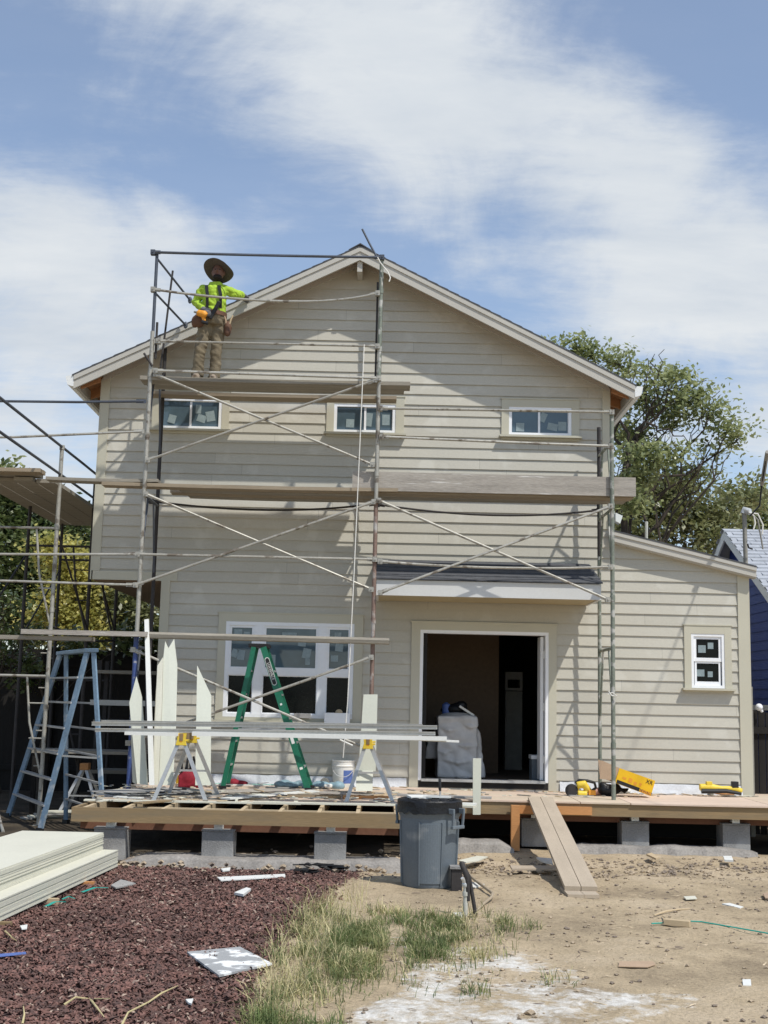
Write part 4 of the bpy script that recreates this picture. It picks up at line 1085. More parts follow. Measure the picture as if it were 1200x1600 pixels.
for x0_, x1_, y0_, y1_, m in ((DL + .02, -1.35, YP, YP + 1.2, 'ply'), (-1.34, DR, YP + .02, YP + 1.2, 'ply_pink'), (DL + .01, -.75, YP + 1.21, -.03, 'ply_pink'), (-.74, DR + .3, YP + 1.21, -.03, 'ply'),
                              (DR + .31, 2.42, YR2 - .02, -.03, 'ply'), (2.43, 3.02, YR2 - .021, -.03, 'ply'), (3.03, 4.75, YR2 - .03, -.03, 'ply_pink'), (4.76, DX, YR2 - .03, .6, 'ply')):
    MB().box(x0_, x1_, y0_, y1_, DECK, ZD).build('decking', mat[m], deck)
def bracket(x, y, z0):
    m_ = MB().box(x - .045, x + .045, y - .05, y + .05, z0, z0 + .008).box(x - .045, x + .045, y - .052, y - .044, z0 + .008, DECK - .146).box(x - .045, x + .045, y + .044, y + .052, z0 + .008, DECK - .146)
    for dx, dz in ((-.02, .03), (.02, .03), (0, .05)): m_.ell((x + dx, y - .054, z0 + dz), .006, .004, .006, None, 6, 5)
    m_.build('post_bracket', mat['bracket'], deck)
PH_ = .315
PIERS = [(171, YL + .08, 'first from the left under the deck edge, beside the siding stacks'), (340, YL + .08, 'second from the left, under the open joists'), (516, YL + .08, 'third from the left, left of the grey bin'),
         (993, YR2 + .14, 'right of the ramp under the deck edge'), (1151, YR2 + .14, 'rightmost one, near the yard corner'), (836, YR2 + .22, 'in the shade right behind the ramp post')]
first = None
for px, y, lab in PIERS:
    c = P(px, 1310, y)
    if first is None:
        mb = MB().box(c.x - .165, c.x + .165, y, y + .30, -.02, PH_ - .02)
        mb.box(c.x - .172, c.x + .172, y - .006, y + .306, PH_ - .02, PH_)
        first = mb.build('concrete_pier', mat['concrete'], None, bevel=.008, label='square concrete pier block ' + lab, cat='pier', group='concrete piers under the deck')
        fx = c.x; fy = y
    else:
        o = first.copy(); COL.objects.link(o); o.location = first.location + V((c.x - fx, y - fy, 0)); o['label'] = 'square concrete pier block ' + lab
    bracket(c.x, y + .065, PH_)
# rough concrete strip the piers stand on
def footing(label, x0, x1, yf, yb, h, seed):
    n = int((x1 - x0) / .05); vs, fs = [], []
    for i in range(n + 1):
        x = x0 + (x1 - x0) * i / n; q = mnoise.noise(V((x * 2.4, seed, 0))); r = mnoise.noise(V((x * 9, seed, 3))); f_ = .03 * mnoise.noise(V((x * 6, seed, 7)))
        e = min(1, i / 3, (n - i) / 3)
        vs += [(x, yf - .07 + f_, -.06), (x, yf - .02 + f_ * 1.5, (h * .55 + .02 * r) * e), (x, yf + .02 + f_, (h + .035 * q + .018 * r) * e), (x, (yf + yb) / 2, (h + .02 * q - .015 * r) * e), (x, yb, (h * .8) * e - .02), (x, yb + .05, -.06)]
    for i in range(n):
        for k in range(5): fs.append((i * 6 + k, i * 6 + 6 + k, i * 6 + 7 + k, i * 6 + k + 1))
    mb = MB().add(vs, fs); return mb.build('footing', mat['concrete_rough'], None, label=label, cat='footing')
footing('rough broken concrete footing strip in front of the left piers', G(185, 1350, 0).x, G(640, 1350, 0).x, YL - .10, YL + .6, .045, 1.3)
footing('rough concrete footing strip in the shade right of the grey bin', G(705, 1340, 0).x, G(815, 1340, 0).x, YR2 - .25, YR2 + .35, .09, 4.7)
footing('sloping concrete footing under the right piers beside the ramp', G(880, 1335, 0).x, G(1190, 1335, 0).x, YR2 - .02, YR2 + .5, .035, 8.1)
# rubble/black sheeting heap by the footing
mb = MB(); r_ = random.Random(4)
for _ in range(26):
    p = G(r_.uniform(465, 538), r_.uniform(1353, 1368), 0); mb.obox(p + V((0, 0, r_.uniform(.01, .05))), r_.uniform(.06, .2), r_.uniform(.05, .12), .006, Matrix.Rotation(r_.uniform(0, 3), 3, 'Z') @ Matrix.Rotation(r_.uniform(-.5, .5), 3, 'X'))
mb.build('sheeting_scraps', mat['bag'], None, label='torn black sheeting scraps heaped against the footing', cat='debris', kind='stuff')

# ------------------------------------------------------------------ ramp
ra_, rb_ = V((P(845, 1252, YR2).x, YR2 - .03, ZD + .03)), G(908, 1386, .07)
rb_.z = .075
def ramp_board(dx0, dx1, z, label):
    mb = MB(); n = V((0, 0, 1))
    d = (rb_ - ra_).normalized(); sd = V((1, 0, 0)); up = sd.cross(d); up = -up if up.z < 0 else up
    t = ra_ - d * .12
    q = [t + sd * dx0 + up * z, t + sd * dx1 + up * z, rb_ + sd * dx1 + up * z, rb_ + sd * dx0 + up * z]
    mb.slab(q, up * -.038); return mb.build('ramp_board', mat['ramp_wood'], None, label=label, cat='board', group='ramp boards')
ramp_board(-.147, -.003, .0, 'left of the two long boards forming the ramp up to the deck')
ramp_board(.003, .147, .001, 'right of the two long boards forming the ramp up to the deck')
cc = G(911, 1399, .02)
MB().box(cc.x - .145, cc.x - .002, cc.y - .07, cc.y + .40, .004, .036).box(cc.x + .002, cc.x + .135, cc.y - .06, cc.y + .36, .004, .036).build('board', mat['ramp_wood'], None, label='short double board packed under the foot of the ramp', cat='board')
rs = thing('ramp_post', 'orange-brown timber post and ledger bracing the ramp top', 'post', (P(805, 1300, YR2 - .1).x, YR2 - .1, 0))
px_ = P(805, 1300, YR2 - .1).x
MB().box(px_ - .05, px_ + .05, YR2 - .13, YR2 - .04, -.03, DECK - .03).build('post', mat['lumber_orange'], rs)
MB().box(px_ + .052, px_ + .92, YR2 - .045, YR2 - .003, DECK - .13, DECK - .035).build('ledger', mat['lumber_orange'], rs)

# ------------------------------------------------------------------ grey bin
bc = G(671, 1392, 0); R0_, R1_, BH = .247, .278, .775
bc = V((bc.x, bc.y + R0_, 0.0))
bn = thing('bin', 'tall grey plastic bin with a black liner at the edge of the dirt', 'bin', bc)
body = MB()
body.lathe([(R0_ - .03, .0), (R0_ - .008, .012), (R0_, .03), (R0_ + (R1_ - R0_) * .8, BH * .8), (R0_ + (R1_ - R0_) * .82, BH * .82), (R1_ + .008, BH * .84), (R1_ + .012, BH), (R1_ - .01, BH), (R1_ - .03, BH * .6), (R0_ - .03, .03)], bc, 48)
bo = body.build('body', mat['bin'], bn, smooth=True)
def on_can(ang, z, r_off=0):
    r = R0_ + (R1_ - R0_) * z / BH + r_off
    return bc + V((math.cos(ang) * r, math.sin(ang) * r, z))
for ang in (-1.95, -1.18, -.35, .7, 2.2, 3.4):
    mb = MB(); w_ = .035
    for z0_, z1_ in ((.04, .60),):
        q = [on_can(ang - w_ / 2, z0_, -.004), on_can(ang + w_ / 2, z0_, -.004), on_can(ang + w_ / 2, z1_, -.004), on_can(ang - w_ / 2, z1_, -.004)]
        out = V((math.cos(ang), math.sin(ang), 0)) * .022
        mb.slab(q, out)
    mb.build('rib', mat['bin'], bn, bevel=.008)
# moulded panel between two front ribs
pts_in = []
mb = MB()
for z0_, z1_ in ((.06, .585),):
    arc = [-1.93 + .75 * i / 10 for i in range(11)]
    for u, v in zip(arc, arc[1:]):
        mb.slab([on_can(u, z0_, -.004), on_can(v, z0_, -.004), on_can(v, z1_ + .0, -.004), on_can(u, z1_, -.004)], V((math.cos(u), math.sin(u), 0)) * .011)
mb.build('panel', mat['bin'], bn, smooth=True)
for ang in (-.72, 2.42):
    h_ = MB(); o_ = V((math.cos(ang), math.sin(ang), 0)); t_ = V((-math.sin(ang), math.cos(ang), 0))
    a0, b0 = on_can(ang, .70), on_can(ang, .56)
    for s_ in (-1, 1):
        h_.beam(a0 + t_ * .075 * s_ - o_ * .01, a0 + t_ * .075 * s_ + o_ * .075, .022, .05); h_.beam(a0 + t_ * .075 * s_ + o_ * .065, b0 + t_ * .07 * s_ + o_ * .06, .022, .022, up=o_)
    h_.beam(b0 - t_ * .085 + o_ * .06, b0 + t_ * .085 + o_ * .06, .034, .03)
    h_.build('handle', mat['bin'], bn, bevel=.006)
ln = MB(); prof = []
n_ = 56; rows = []
for (r, z, amp) in ((R1_ - .05, BH - .10, .0), (R1_ - .008, BH + .008, .003), (R1_ + .012, BH + .016, .004), (R1_ + .024, BH + .002, .006), (R1_ + .022, BH - .05, .010), (R1_ + .028, BH - .10, .02)):
    row = []
    for k in range(n_):
        an = 2 * math.pi * k / n_; w_ = mnoise.noise(V((math.cos(an) * 5, math.sin(an) * 5, z * 12)))
        row.append(bc + V((math.cos(an) * (r + amp * w_), math.sin(an) * (r + amp * w_), z + amp * 1.6 * mnoise.noise(V((math.cos(an) * 4, math.sin(an) * 4, 7))))))
    rows.append(row)
base_ = 0
for row in rows: ln.v += row
for i in range(len(rows) - 1):
    for k in range(n_):
        ln.f.append((i * n_ + k, i * n_ + (k + 1) % n_, (i + 1) * n_ + (k + 1) % n_, (i + 1) * n_ + k))
ln.build('liner', mat['bag'], bn, smooth=True)
lid = MB().ell(bc + V((0, 0, BH - .03)), R1_ - .03, R1_ - .03, .045, None, 20, 8)
for i_ in range(14):
    a_ = i_ * .7; lid.ell(bc + V((math.cos(a_) * .15, math.sin(a_) * .15, BH)), .07, .06, .03, Matrix.Rotation(a_, 3, 'Z'), 8, 6)
lid.build('rubbish', mat['bag'], bn, smooth=True)
tz = bc + V((0, 0, BH + .03))
MB().obox(tz + V((-.10, .02, 0)), .20, .14, .018, Matrix.Rotation(.3, 3, 'Z') @ Matrix.Rotation(.06, 3, 'X')).build('offcut', mat['white_paint'], None, label='white offcut lying on top of the grey bin, left of the handle stick', cat='offcut')
MB().obox(tz + V((.07, .03, .004)), .24, .17, .016, Matrix.Rotation(-.2, 3, 'Z') @ Matrix.Rotation(-.05, 3, 'X')).build('offcut', mat['white_paint'], None, label='white offcut lying on top of the grey bin, under the handle stick', cat='offcut')
st = thing('trowel', 'upright tool handle with black grip sticking out of the grey bin', 'tool', tz + V((.095, -.02, 0)))
b0 = tz + V((.095, -.02, -.02))
MB().tube([b0, b0 + V((0, 0, .085))], .009, 8).build('shaft', mat['alu'], st, smooth=True)
MB().tube([b0 + V((0, 0, .08)), b0 + V((-.004, 0, .10)), b0 + V((-.006, 0, .19)), b0 + V((-.007, 0, .20))], [.010, .014, .013, .006], 8).build('grip', mat['black'], st, smooth=True)

# ------------------------------------------------------------------ standpipe and hose
s0 = G(727, 1432, 0)
sp0 = thing('standpipe', 'short garden standpipe with a tap and hose stub beside the grey bin', 'standpipe', s0)
k = 1 / 165
MB().tube([s0 + V((0, 0, -.05)), s0 + V((0, 0, .22))], .019, 10).tube([s0 + V((0, 0, .16)), s0 + V((0, 0, .19))], .026, 10).build('pipe', mat['pipe'], sp0, smooth=True)
MB().ell(s0 + V((0, 0, .245)), .03, .026, .035).tube([s0 + V((0, 0, .25)), s0 + V((-.03, -.03, .30))], .014, 8).build('tap', mat['bracket'], sp0, smooth=True)
MB().tube([s0 + V((.02, 0, .12)), s0 + V((.01, -.01, .30)), s0 + V((-.03, 0, .40)), s0 + V((-.035, .01, .415))], [.018, .02, .024, .02], 10).tube([s0 + V((-.03, .02, .40)), s0 + V((.03, .03, .30)), s0 + V((.075, .02, .06)), s0 + V((.08, .02, .0))], .016, 10).build('hose_stub', mat['iron'], sp0, smooth=True)
vb = G(712, 1395, 0); vb.y += .05
MB().box(DL + .2, DX, YL + .75, -.05, -.055, -.045).build('shade_sheet', mat['black'], None, label='added black sheet standing in for the shade below the deck', cat='sheet') if False else None  # switched off: black sheet meant to stand in for under-deck shade
vx = thing('valve_box', 'small grey-green utility post with a flat cap next to the bin', 'post', vb)
MB().box(vb.x - .035, vb.x + .06, vb.y, vb.y + .10, -.02, .20).build('post', mat['iron'], vx)
MB().box(vb.x - .05, vb.x + .09, vb.y - .015, vb.y + .115, .20, .222).build('cap', mat['concrete'], vx)
hp = [G(719, 1352, .02), G(728, 1362, .03), G(742, 1375, .05), G(760, 1388, .05), G(770, 1396, .03), G(768, 1402, .02), G(757, 1411, .015), G(745, 1423, .01), G(738, 1432, .01)]
MB().tube(hp, [.012, .013, .014, .015, .015, .014, .012, .010, .009], 8).build('hose', mat['hose'], None, smooth=True, label='dusty bent hose lying on the soil right of the grey bin', cat='hose')

# ------------------------------------------------------------------ siding stacks, left foreground
def sheet_stack(name, label, poly_xy, z0, n, th, m, group, seed):
    r = random.Random(seed); z = z0; t = thing(name, label, 'board stack', (poly_xy[0][0], poly_xy[0][1], z0), group)
    for i in range(n):
        dx, dy = r.gauss(0, .0025), r.gauss(0, .006)
        tt = th * r.uniform(.93, 1.0)
        MB().slab([V((x + dx, y + dy, z)) for x, y in poly_xy], (0, 0, tt - .0012)).build('siding_board', mat[m], t)
        z += tt
    return z
f1 = G(183, 1361, 0); n1 = G(0, 1449, 0)
dv = (V((n1.x, n1.y, 0)) - V((f1.x, f1.y, 0))); dv.z = 0; dv = dv.normalized(); nn = V((-1, 0, 0))
far = V((f1.x, f1.y, 0)); near = far + dv * 3.66
w2 = .95
def sq(off, w, end=0, ln_=3.66):
    a0 = far + nn * off + dv * end; b0 = a0 + dv * ln_; return [(a0.x, a0.y), (b0.x, b0.y), (b0.x - w, b0.y), (a0.x - w, a0.y)]
zt1 = sheet_stack('siding_stack', 'lower wide stack of cream siding boards on the mulch at the left', sq(0, w2), .045, 13, .0125, 'cream_board', 'stacks of siding boards', 1)
zt2 = sheet_stack('siding_stack', 'upper stack of cream siding boards set back on top of the lower stack', sq(.155, w2 - .16, -.02), zt1 + .0005, 15, .0108, 'cream_board', 'stacks of siding boards', 2)
for q, (px, py, lab) in enumerate(((140, 1387, 'orange-brown bearer block under the far end of the siding stack'), (83, 1414, 'pale bearer block under the middle of the siding stack'), (8, 1452, 'brown bearer block under the near end of the siding stack'))):
    p = G(px, py, 0); MB().box(p.x - .55, p.x + .03, p.y + .02, p.y + .07, -.01, .0445).build('bearer', mat[('lumber_orange', 'lumber_light', 'lumber')[q]], None, label=lab, cat='bearer')
for px0, py0, px1, py1, lab in ((70, 1417, 101, 1409, 'teal strap end nearest the camera beside the siding stack'), (97, 1405, 117, 1404, 'short teal strap piece beside the middle of the siding stack'), (128, 1394, 168, 1387, 'longest teal strap piece beside the far end of the siding stack')):
    a0, b0 = G(px0, py0, .03), G(px1, py1, .03); mb = MB(); m_ = (a0 + b0) / 2 + V((0, 0, .02)); mb.beam(a0, m_, .028, .004); mb.beam(m_, b0, .028, .004); mb.build('strap', mat['teal'], None, label=lab, cat='strap')

# ------------------------------------------------------------------ flat scraps on the ground
def flat(name, label, cat, pxs, z, th, m, group=None):
    return MB().slab([G(a_, b_, z) for a_, b_ in pxs], (0, 0, th)).build(name, mat[m], None, label=label, cat=cat, group=group)
flat('tile', 'grey and white paint-splashed slab lying on the mulch beside the grass', 'slab', [(292, 1490), (375, 1482), (425, 1508), (342, 1527)], .028, .012, 'splashed')
mb = MB(); r_ = random.Random(8)
flat('scrap', 'grey-brown trowel-shaped board scrap on the mulch by the siding stack', 'scrap', [(173, 1385), (189, 1376), (212, 1382), (181, 1389)], .03, .012, 'grey_board')
flat('lath', 'long thin white lath lying on the mulch near the footing', 'lath', [(339, 1372), (445, 1367), (446, 1371), (345, 1377)], .03, .010, 'white_paint')
flat('scrap', 'crumpled white paper scrap on the red mulch', 'scrap', [(366, 1398), (385, 1390), (392, 1392), (380, 1401)], .03, .02, 'white_paint')
flat('scrap', 'white chip lying on the mulch near the footing', 'scrap', [(345, 1359), (360, 1357), (359, 1361), (348, 1362)], .03, .012, 'white_paint')
flat('scrap', 'white flake on the mulch below the siding stack', 'scrap', [(31, 1448), (43, 1446), (42, 1452), (34, 1453)], .03, .008, 'white_paint')
flat('scrap', 'white crumb on the mulch near the bottom edge', 'scrap', [(290, 1564), (302, 1563), (299, 1571), (294, 1569)], .03, .010, 'white_paint')
flat('strip', 'purple plastic strip on the mulch at the left edge', 'strip', [(-8, 1492), (40, 1488), (41, 1491), (-6, 1496)], .035, .004, 'label_blue')
flat('scrap', 'yellowish offcut lying right of the grey bin', 'scrap', [(716, 1346), (745, 1339), (762, 1340), (748, 1346), (728, 1349)], .02, .012, 'cream_board')
flat('scrap', 'white offcut beside the hose', 'scrap', [(731, 1378), (757, 1383), (742, 1388), (729, 1386)], .01, .010, 'white_paint')
flat('board', 'brown board half in the shade beneath the ramp', 'board', [(797, 1355), (868, 1355), (872, 1360), (800, 1360)], .01, .018, 'ramp_wood')
flat('scrap', 'white crumpled wrapper under the ramp', 'scrap', [(838, 1342), (862, 1344), (864, 1352), (846, 1347)], .015, .02, 'white_paint')
flat('scrap', 'small cream offcut on the dirt, right of the ramp foot', 'scrap', [(1068, 1402), (1086, 1401), (1089, 1405), (1072, 1406)], .008, .008, 'cream_board')
flat('lath', 'pale offcut strip on the dirt at the right', 'scrap', [(1128, 1414), (1140, 1413), (1162, 1419), (1156, 1421)], .01, .012, 'white_paint')
flat('scrap', 'cream offcut in front of the rightmost pier', 'scrap', [(1010, 1337), (1018, 1335), (1030, 1342), (1025, 1344)], .01, .02, 'lumber_light')
flat('scrap', 'white wrapper by the rightmost pier', 'scrap', [(1130, 1340), (1143, 1340), (1146, 1347), (1132, 1346)], .01, .02, 'white_paint')
flat('scrap', 'torn cardboard strip lying on the dirt, lower right', 'scrap', [(968, 1503), (1020, 1503), (1024, 1508), (1012, 1512), (966, 1511)], .008, .005, 'carton')
flat('scrap', 'square pale tile chip at the lower right of the yard', 'scrap', [(1160, 1532), (1173, 1532), (1174, 1541), (1161, 1541)], .008, .008, 'white_paint')
flat('scrap', 'reddish scrap at the right edge of the yard', 'scrap', [(1192, 1398), (1204, 1395), (1204, 1406), (1196, 1405)], .008, .012, 'carton')
flat('scrap', 'white plastic triangle in the grass beside the standpipe', 'scrap', [(708, 1427), (722, 1426), (722, 1434), (718, 1436)], .02, .006, 'white_paint')
wbk = G(1058, 1447, 0)
MB().obox(wbk + V((0, 0, .025)), .20, .05, .045, Matrix.Rotation(-.42, 3, 'Z')).build('wood_block', mat['lumber_light'], None, bevel=.003, label='pale wood block lying on the dirt beside the green twine', cat='block')
tw = [G(1018, 1443, .012), G(1038, 1442, .012), G(1070, 1439, .012), G(1095, 1440, .012), G(1130, 1446, .012), G(1170, 1453, .012), G(1215, 1461, .012)]
MB().tube(tw, .0055, 6).build('twine', mat['teal'], None, label='green twine trailing across the dirt at the right', cat='twine')
sp_ = [G(1022, 1430, .02), G(1040, 1424, .03), G(1060, 1421, .03), G(1078, 1420, .02)]
MB().tube(sp_, [.006, .009, .007, .004], 6).build('stick', mat['lumber_light'], None, label='thin splintered stick above the wood block on the dirt', cat='stick')
MB().tube([G(1035, 1431, .02), G(1042, 1436, .03), G(1050, 1440, .02)], [.004, .007, .003], 6).build('stick', mat['lumber_light'], None, label='short curved splinter touching the wood block', cat='stick')
for pxs, lab in (([(100, 1570), (118, 1558), (140, 1561), (172, 1560)], 'long arched dry stem on the mulch at the bottom left'), ([(190, 1602), (200, 1582), (232, 1566), (252, 1552), (278, 1540)], 'long dry stem leaning over the mulch at the bottom'),
                 ([(35, 1600), (38, 1585), (36, 1568)], 'short dry stalk at the bottom left corner'), ([(140, 1560), (152, 1575), (165, 1592)], 'thin dry stem crossing the arched stem on the mulch'), ([(8, 1455), (18, 1464), (26, 1470)], 'straw lying by the near end of the siding stack')):
    MB().tube([G(a_, b_, .03 + .03 * (i % 2)) for i, (a_, b_) in enumerate(pxs)], [.007] + [.005] * (len(pxs) - 2) + [.002], 6).build('dry_stem', M('dry_stem', (.50, .42, .22), .8, .2, 8, 40, 0) if 'dry_stem' not in bpy.data.materials else bpy.data.materials['dry_stem'], None, smooth=True, label=lab, cat='stem')

def GD(px, py, dz=0, ymax=-.14):
    p = G(px, py, ZD + dz)
    if p.y > ymax: p = P(px, py, ymax); p.z = ZD + dz
    return p
# ------------------------------------------------------------------ loose boards on the deck
def dboard(label, p0, p1, w, th, m, lift=0, name='loose_board', tilt=0):
    z = ZD + .001 + lift
    a0, b0 = G(*p0, z), G(*p1, z); a0.z += th / 2; b0.z += th / 2 + tilt
    return MB().beam(a0, b0, w, th).build(name, mat[m], None, label=label, cat='board', group='loose boards on the deck')
dboard('wide grey cement board sheet at the left end of the deck', (150, 1243), (345, 1243), .30, .012, 'grey_board')
dboard('narrow dark grey board lying behind the front sawhorse feet', (240, 1237), (345, 1238), .22, .012, 'grey_board', .0125)
dboard('short white offcut on the grey sheet at the left of the deck', (180, 1246), (222, 1248), .10, .014, 'white_paint', .0135)
dboard('long cream trim board along the front edge of the plywood, left half', (132, 1251), (470, 1257), .10, .016, 'cream_board', .0)
dboard('cream trim board along the front edge of the plywood, right half', (395, 1255), (622, 1259), .09, .018, 'cream_board', .018)
dboard('white board lying aslant between the two sawhorses', (352, 1249), (492, 1237), .14, .016, 'white_paint', .02)
dboard('yellow fresh timber offcut in front of the green ladder', (449, 1246), (492, 1247), .09, .038, 'lumber_light', .0)
dboard('greenish dark timber offcut between the yellow and orange ones', (492, 1247), (532, 1248), .09, .034, 'lumber', .0)
dboard('orange timber offcut at the feet of the right sawhorse', (536, 1248), (609, 1249), .09, .038, 'lumber_orange', .0)
dboard('grey board under the green ladder', (372, 1236), (470, 1236), .26, .014, 'grey_board', .0)
dboard('white painted strip behind the grey board under the green ladder', (330, 1226), (470, 1229), .12, .014, 'white_paint', .0)
dboard('pink plywood offcut between the bucket and the doorway', (600, 1232), (700, 1235), .30, .016, 'ply_pink', .0)
dboard('dark-edged long board lying in front of the doorway', (612, 1243), (768, 1248), .16, .022, 'grey_board', .0)
dboard('white board end jutting over the deck edge beside the grey bin', (650, 1254), (744, 1258), .12, .02, 'white_paint', .0)
dboard('second white board under the jutting one beside the grey bin', (655, 1257), (742, 1262), .12, .02, 'cream_board', -.021)
dboard('thin dark strip lying along the door threshold', (650, 1225), (840, 1231), .05, .02, 'black', .0)
dboard('pale strip across the deck in front of the threshold', (745, 1229), (855, 1233), .07, .014, 'lumber_light', .0)
dboard('orange-tinted flat offcut right of the doorway', (842, 1232), (884, 1234), .14, .016, 'lumber_orange', .0)
dboard('whitish thin board left of the bucket', (470, 1240), (560, 1243), .10, .012, 'cream_board', .0)
dboard('small tan board scrap behind the left sawhorse', (345, 1232), (400, 1231), .15, .012, 'ply', .0)
dboard('small grey scrap beside the tan scrap by the green ladder', (415, 1231), (455, 1232), .10, .012, 'grey_board', .012)
MB().box(*(lambda c: (c.x - .06, c.x + .06, c.y - .02, c.y + .02, ZD + .022, ZD + .05))(G(823, 1229, ZD))).build('red_tool', mat['red'], None, bevel=.008, label='small red tool lying on the dark strip by the threshold', cat='tool')
dboard('broad dark grey sheet lying askew behind the left sawhorse', (160, 1238), (300, 1233), .45, .010, 'grey_board', .026)
dboard('thin dark lath lying across the grey sheets at the left', (200, 1245), (330, 1241), .04, .014, 'black', .027)
dboard('grey-brown sheet between the leaning offcuts and the green ladder', (318, 1238), (452, 1234), .38, .010, 'weathered_grey', .0125)
dboard('brown weathered board lying under the white slanting board', (360, 1243), (520, 1241), .20, .018, 'weathered', .0)
dboard('tan offcut leaning over the joists at the front left of the deck', (215, 1256), (262, 1252), .12, .014, 'lumber', .017)
dboard('grey sheet in front of the bucket', (500, 1239), (600, 1241), .34, .010, 'weathered_grey', .013)
dboard('narrow cream lath right of the right sawhorse', (598, 1250), (660, 1248), .05, .016, 'cream_board', .0)
# small offcuts and shavings strewn over the deck: nobody could count them
r_ = random.Random(31); dvs, dfs, dmi = [], [], []
for _ in range(420):
    px, py = r_.uniform(150, 700), 1226 + 30 * r_.random() ** .8
    if r_.random() < .25: px, py = r_.uniform(650, 1180), r_.uniform(1226, 1246)
    p = GD(px, py); L_, W_, T_ = r_.uniform(.02, .20) * (1.6 if r_.random() < .12 else 1), r_.uniform(.008, .05), r_.uniform(.003, .012)
    m_ = Matrix.Rotation(r_.gauss(0, .9), 3, 'Z') @ Matrix.Rotation(r_.gauss(0, .05), 3, 'Y'); n_ = len(dvs); c_ = p + V((0, 0, .004 + T_ / 2 + r_.uniform(0, .03) * (px < 640)))
    mb_ = MB().obox(c_, L_, W_, T_, m_); dvs += mb_.v; dfs += [tuple(i + n_ for i in f) for f in mb_.f]; dmi += [r_.choice((0, 0, 1, 2, 2, 3))] * 6
me_ = bpy.data.meshes.new('deck_debris'); me_.from_pydata(dvs, [], dfs)
for k_ in ('cream_board', 'grey_board', 'lumber_light', 'weathered'): me_.materials.append(mat[k_])
for p_, i_ in zip(me_.polygons, dmi): p_.material_index = i_
do_ = bpy.data.objects.new('deck_debris', me_); COL.objects.link(do_); setp(do_, 'small offcuts and shavings strewn over the deck boards', 'debris', kind='stuff')
# clutter along the foot of the wall
def cord(pxs, r, m, label, name='cord'):
    return MB().tube([GD(a_, b_, .012) for a_, b_ in pxs], r, 6).build(name, mat[m], None, smooth=True, label=label, cat='cord')
cord([(330, 1222), (352, 1218), (380, 1219), (410, 1223), (440, 1222), (470, 1220), (505, 1223)], .009, 'teal', 'teal cord snaking along the foot of the wall under the window')
cord([(420, 1212), (445, 1217), (455, 1224), (440, 1226), (420, 1221), (435, 1216)], .008, 'cable', 'grey looped cable behind the green ladder')
cord([(325, 1206), (345, 1212), (368, 1214), (385, 1220)], .008, 'black', 'thin black cable left of the green ladder')
bs = [GD(440, 1219), GD(530, 1219)]
mb = MB()
for i in range(13):
    t = i / 12; x = bs[0].x + (bs[1].x - bs[0].x) * t
    mb.ell((x, -.35 + .04 * math.sin(i * 2), ZD + .035), .09, .09, .05 + .015 * math.sin(i * 1.7), None, 10, 7)
solid(mb, 'tarp', M('blue_tarp', (.22, .33, .38), .5, .2, 5, 30, .3), None, .015, 6, label='pale blue rolled tarp along the foot of the wall behind the green ladder', cat='tarp')
rp = GD(372, 1218)
solid(MB().ell(rp + V((0, 0, .03)), .14, .07, .035).ell(rp + V((-.06, .0, .045)), .07, .06, .04), 'red_cloth', mat['red'], None, .012, 4, label='red cloth heap beside the left foot of the green ladder', cat='cloth')
for px, py, lab in ((507, 1222, 'dark tape roll left of the white bucket'),):
    p = GD(px, py); MB().tube([p + V((0, -.05, .06)), p + V((0, .05, .06))], .06, 18).build('tape_roll', mat['cable'], None, smooth=True, label=lab, cat='roll')
r_ = random.Random(6)
for px, py, lab in ((513, 1233, 'pinkish crumpled paper on the deck left of the bucket'), (532, 1229, 'white crumpled paper at the foot of the white bucket'), (900, 1227, 'clear crumpled wrapper on the deck right of the doorway'), (980, 1240, 'white crumpled paper under the tilted yellow carton')):
    p = G(px, py, ZD); mb = MB()
    for _ in range(5): mb.ell(p + V((r_.gauss(0, .03), r_.gauss(0, .02), .025 + r_.uniform(0, .02))), .05, .04, .025, Matrix.Rotation(r_.uniform(0, 3), 3, 'Z') @ Matrix.Rotation(r_.uniform(-.6, .6), 3, 'X'), 6, 5)
    mb.build('crumpled_paper', mat['white_paint'], None, label=lab, cat='paper')
# bucket
bk = G(535, 1231, ZD); bk.y += .14
bt = thing('bucket', 'white plastic bucket with a blue label standing on the deck', 'bucket', V((bk.x, bk.y, ZD)))
bz = V((bk.x, bk.y, ZD))
MB().lathe([(.125, 0), (.13, .01), (.145, .27), (.153, .275), (.153, .285), (.147, .29), (.148, .335), (.156, .34), (.156, .352), (.142, .352), (.13, .03), (.01, .02)], bz, 32).build('body', mat['bucket'], bt, smooth=True)
lb_ = MB()
for i in range(8):
    u, v = -1.50 + i * .14, -1.36 + i * .14
    f = lambda an, z: bz + V((math.cos(an) * (.1315 + .052 * z), math.sin(an) * (.1315 + .052 * z), z))
    lb_.quad(f(u, .055), f(v, .055), f(v, .225), f(u, .225))
lbo = lb_.build('label', mat['label_blue'], bt)
text_mesh('PAINT', .045, 'lettering', mat['white_paint'], lbo, bz + V((math.cos(-1.0) * .143, math.sin(-1.0) * .143, .15)), (math.sin(1.0), math.cos(1.0), 0), (0, 0, 1), .004) if False else None
MB().tube([bz + V((.15 * math.cos(t), -.03 - .14 * abs(math.sin(t)) , .30 - .16 * math.sin(t))) for t in [math.pi * i / 12 for i in range(13)]], .004, 6).build('handle', mat['bracket'], bt, smooth=True)
stk = P(556, 1166, -.6)
MB().tube([P(531, 1156, -.55), P(551, 1165, -.55)], .012, 8).build('stick', mat['white_paint'], None, label='pale stick hanging aslant above the white bucket on the rope', cat='stick')

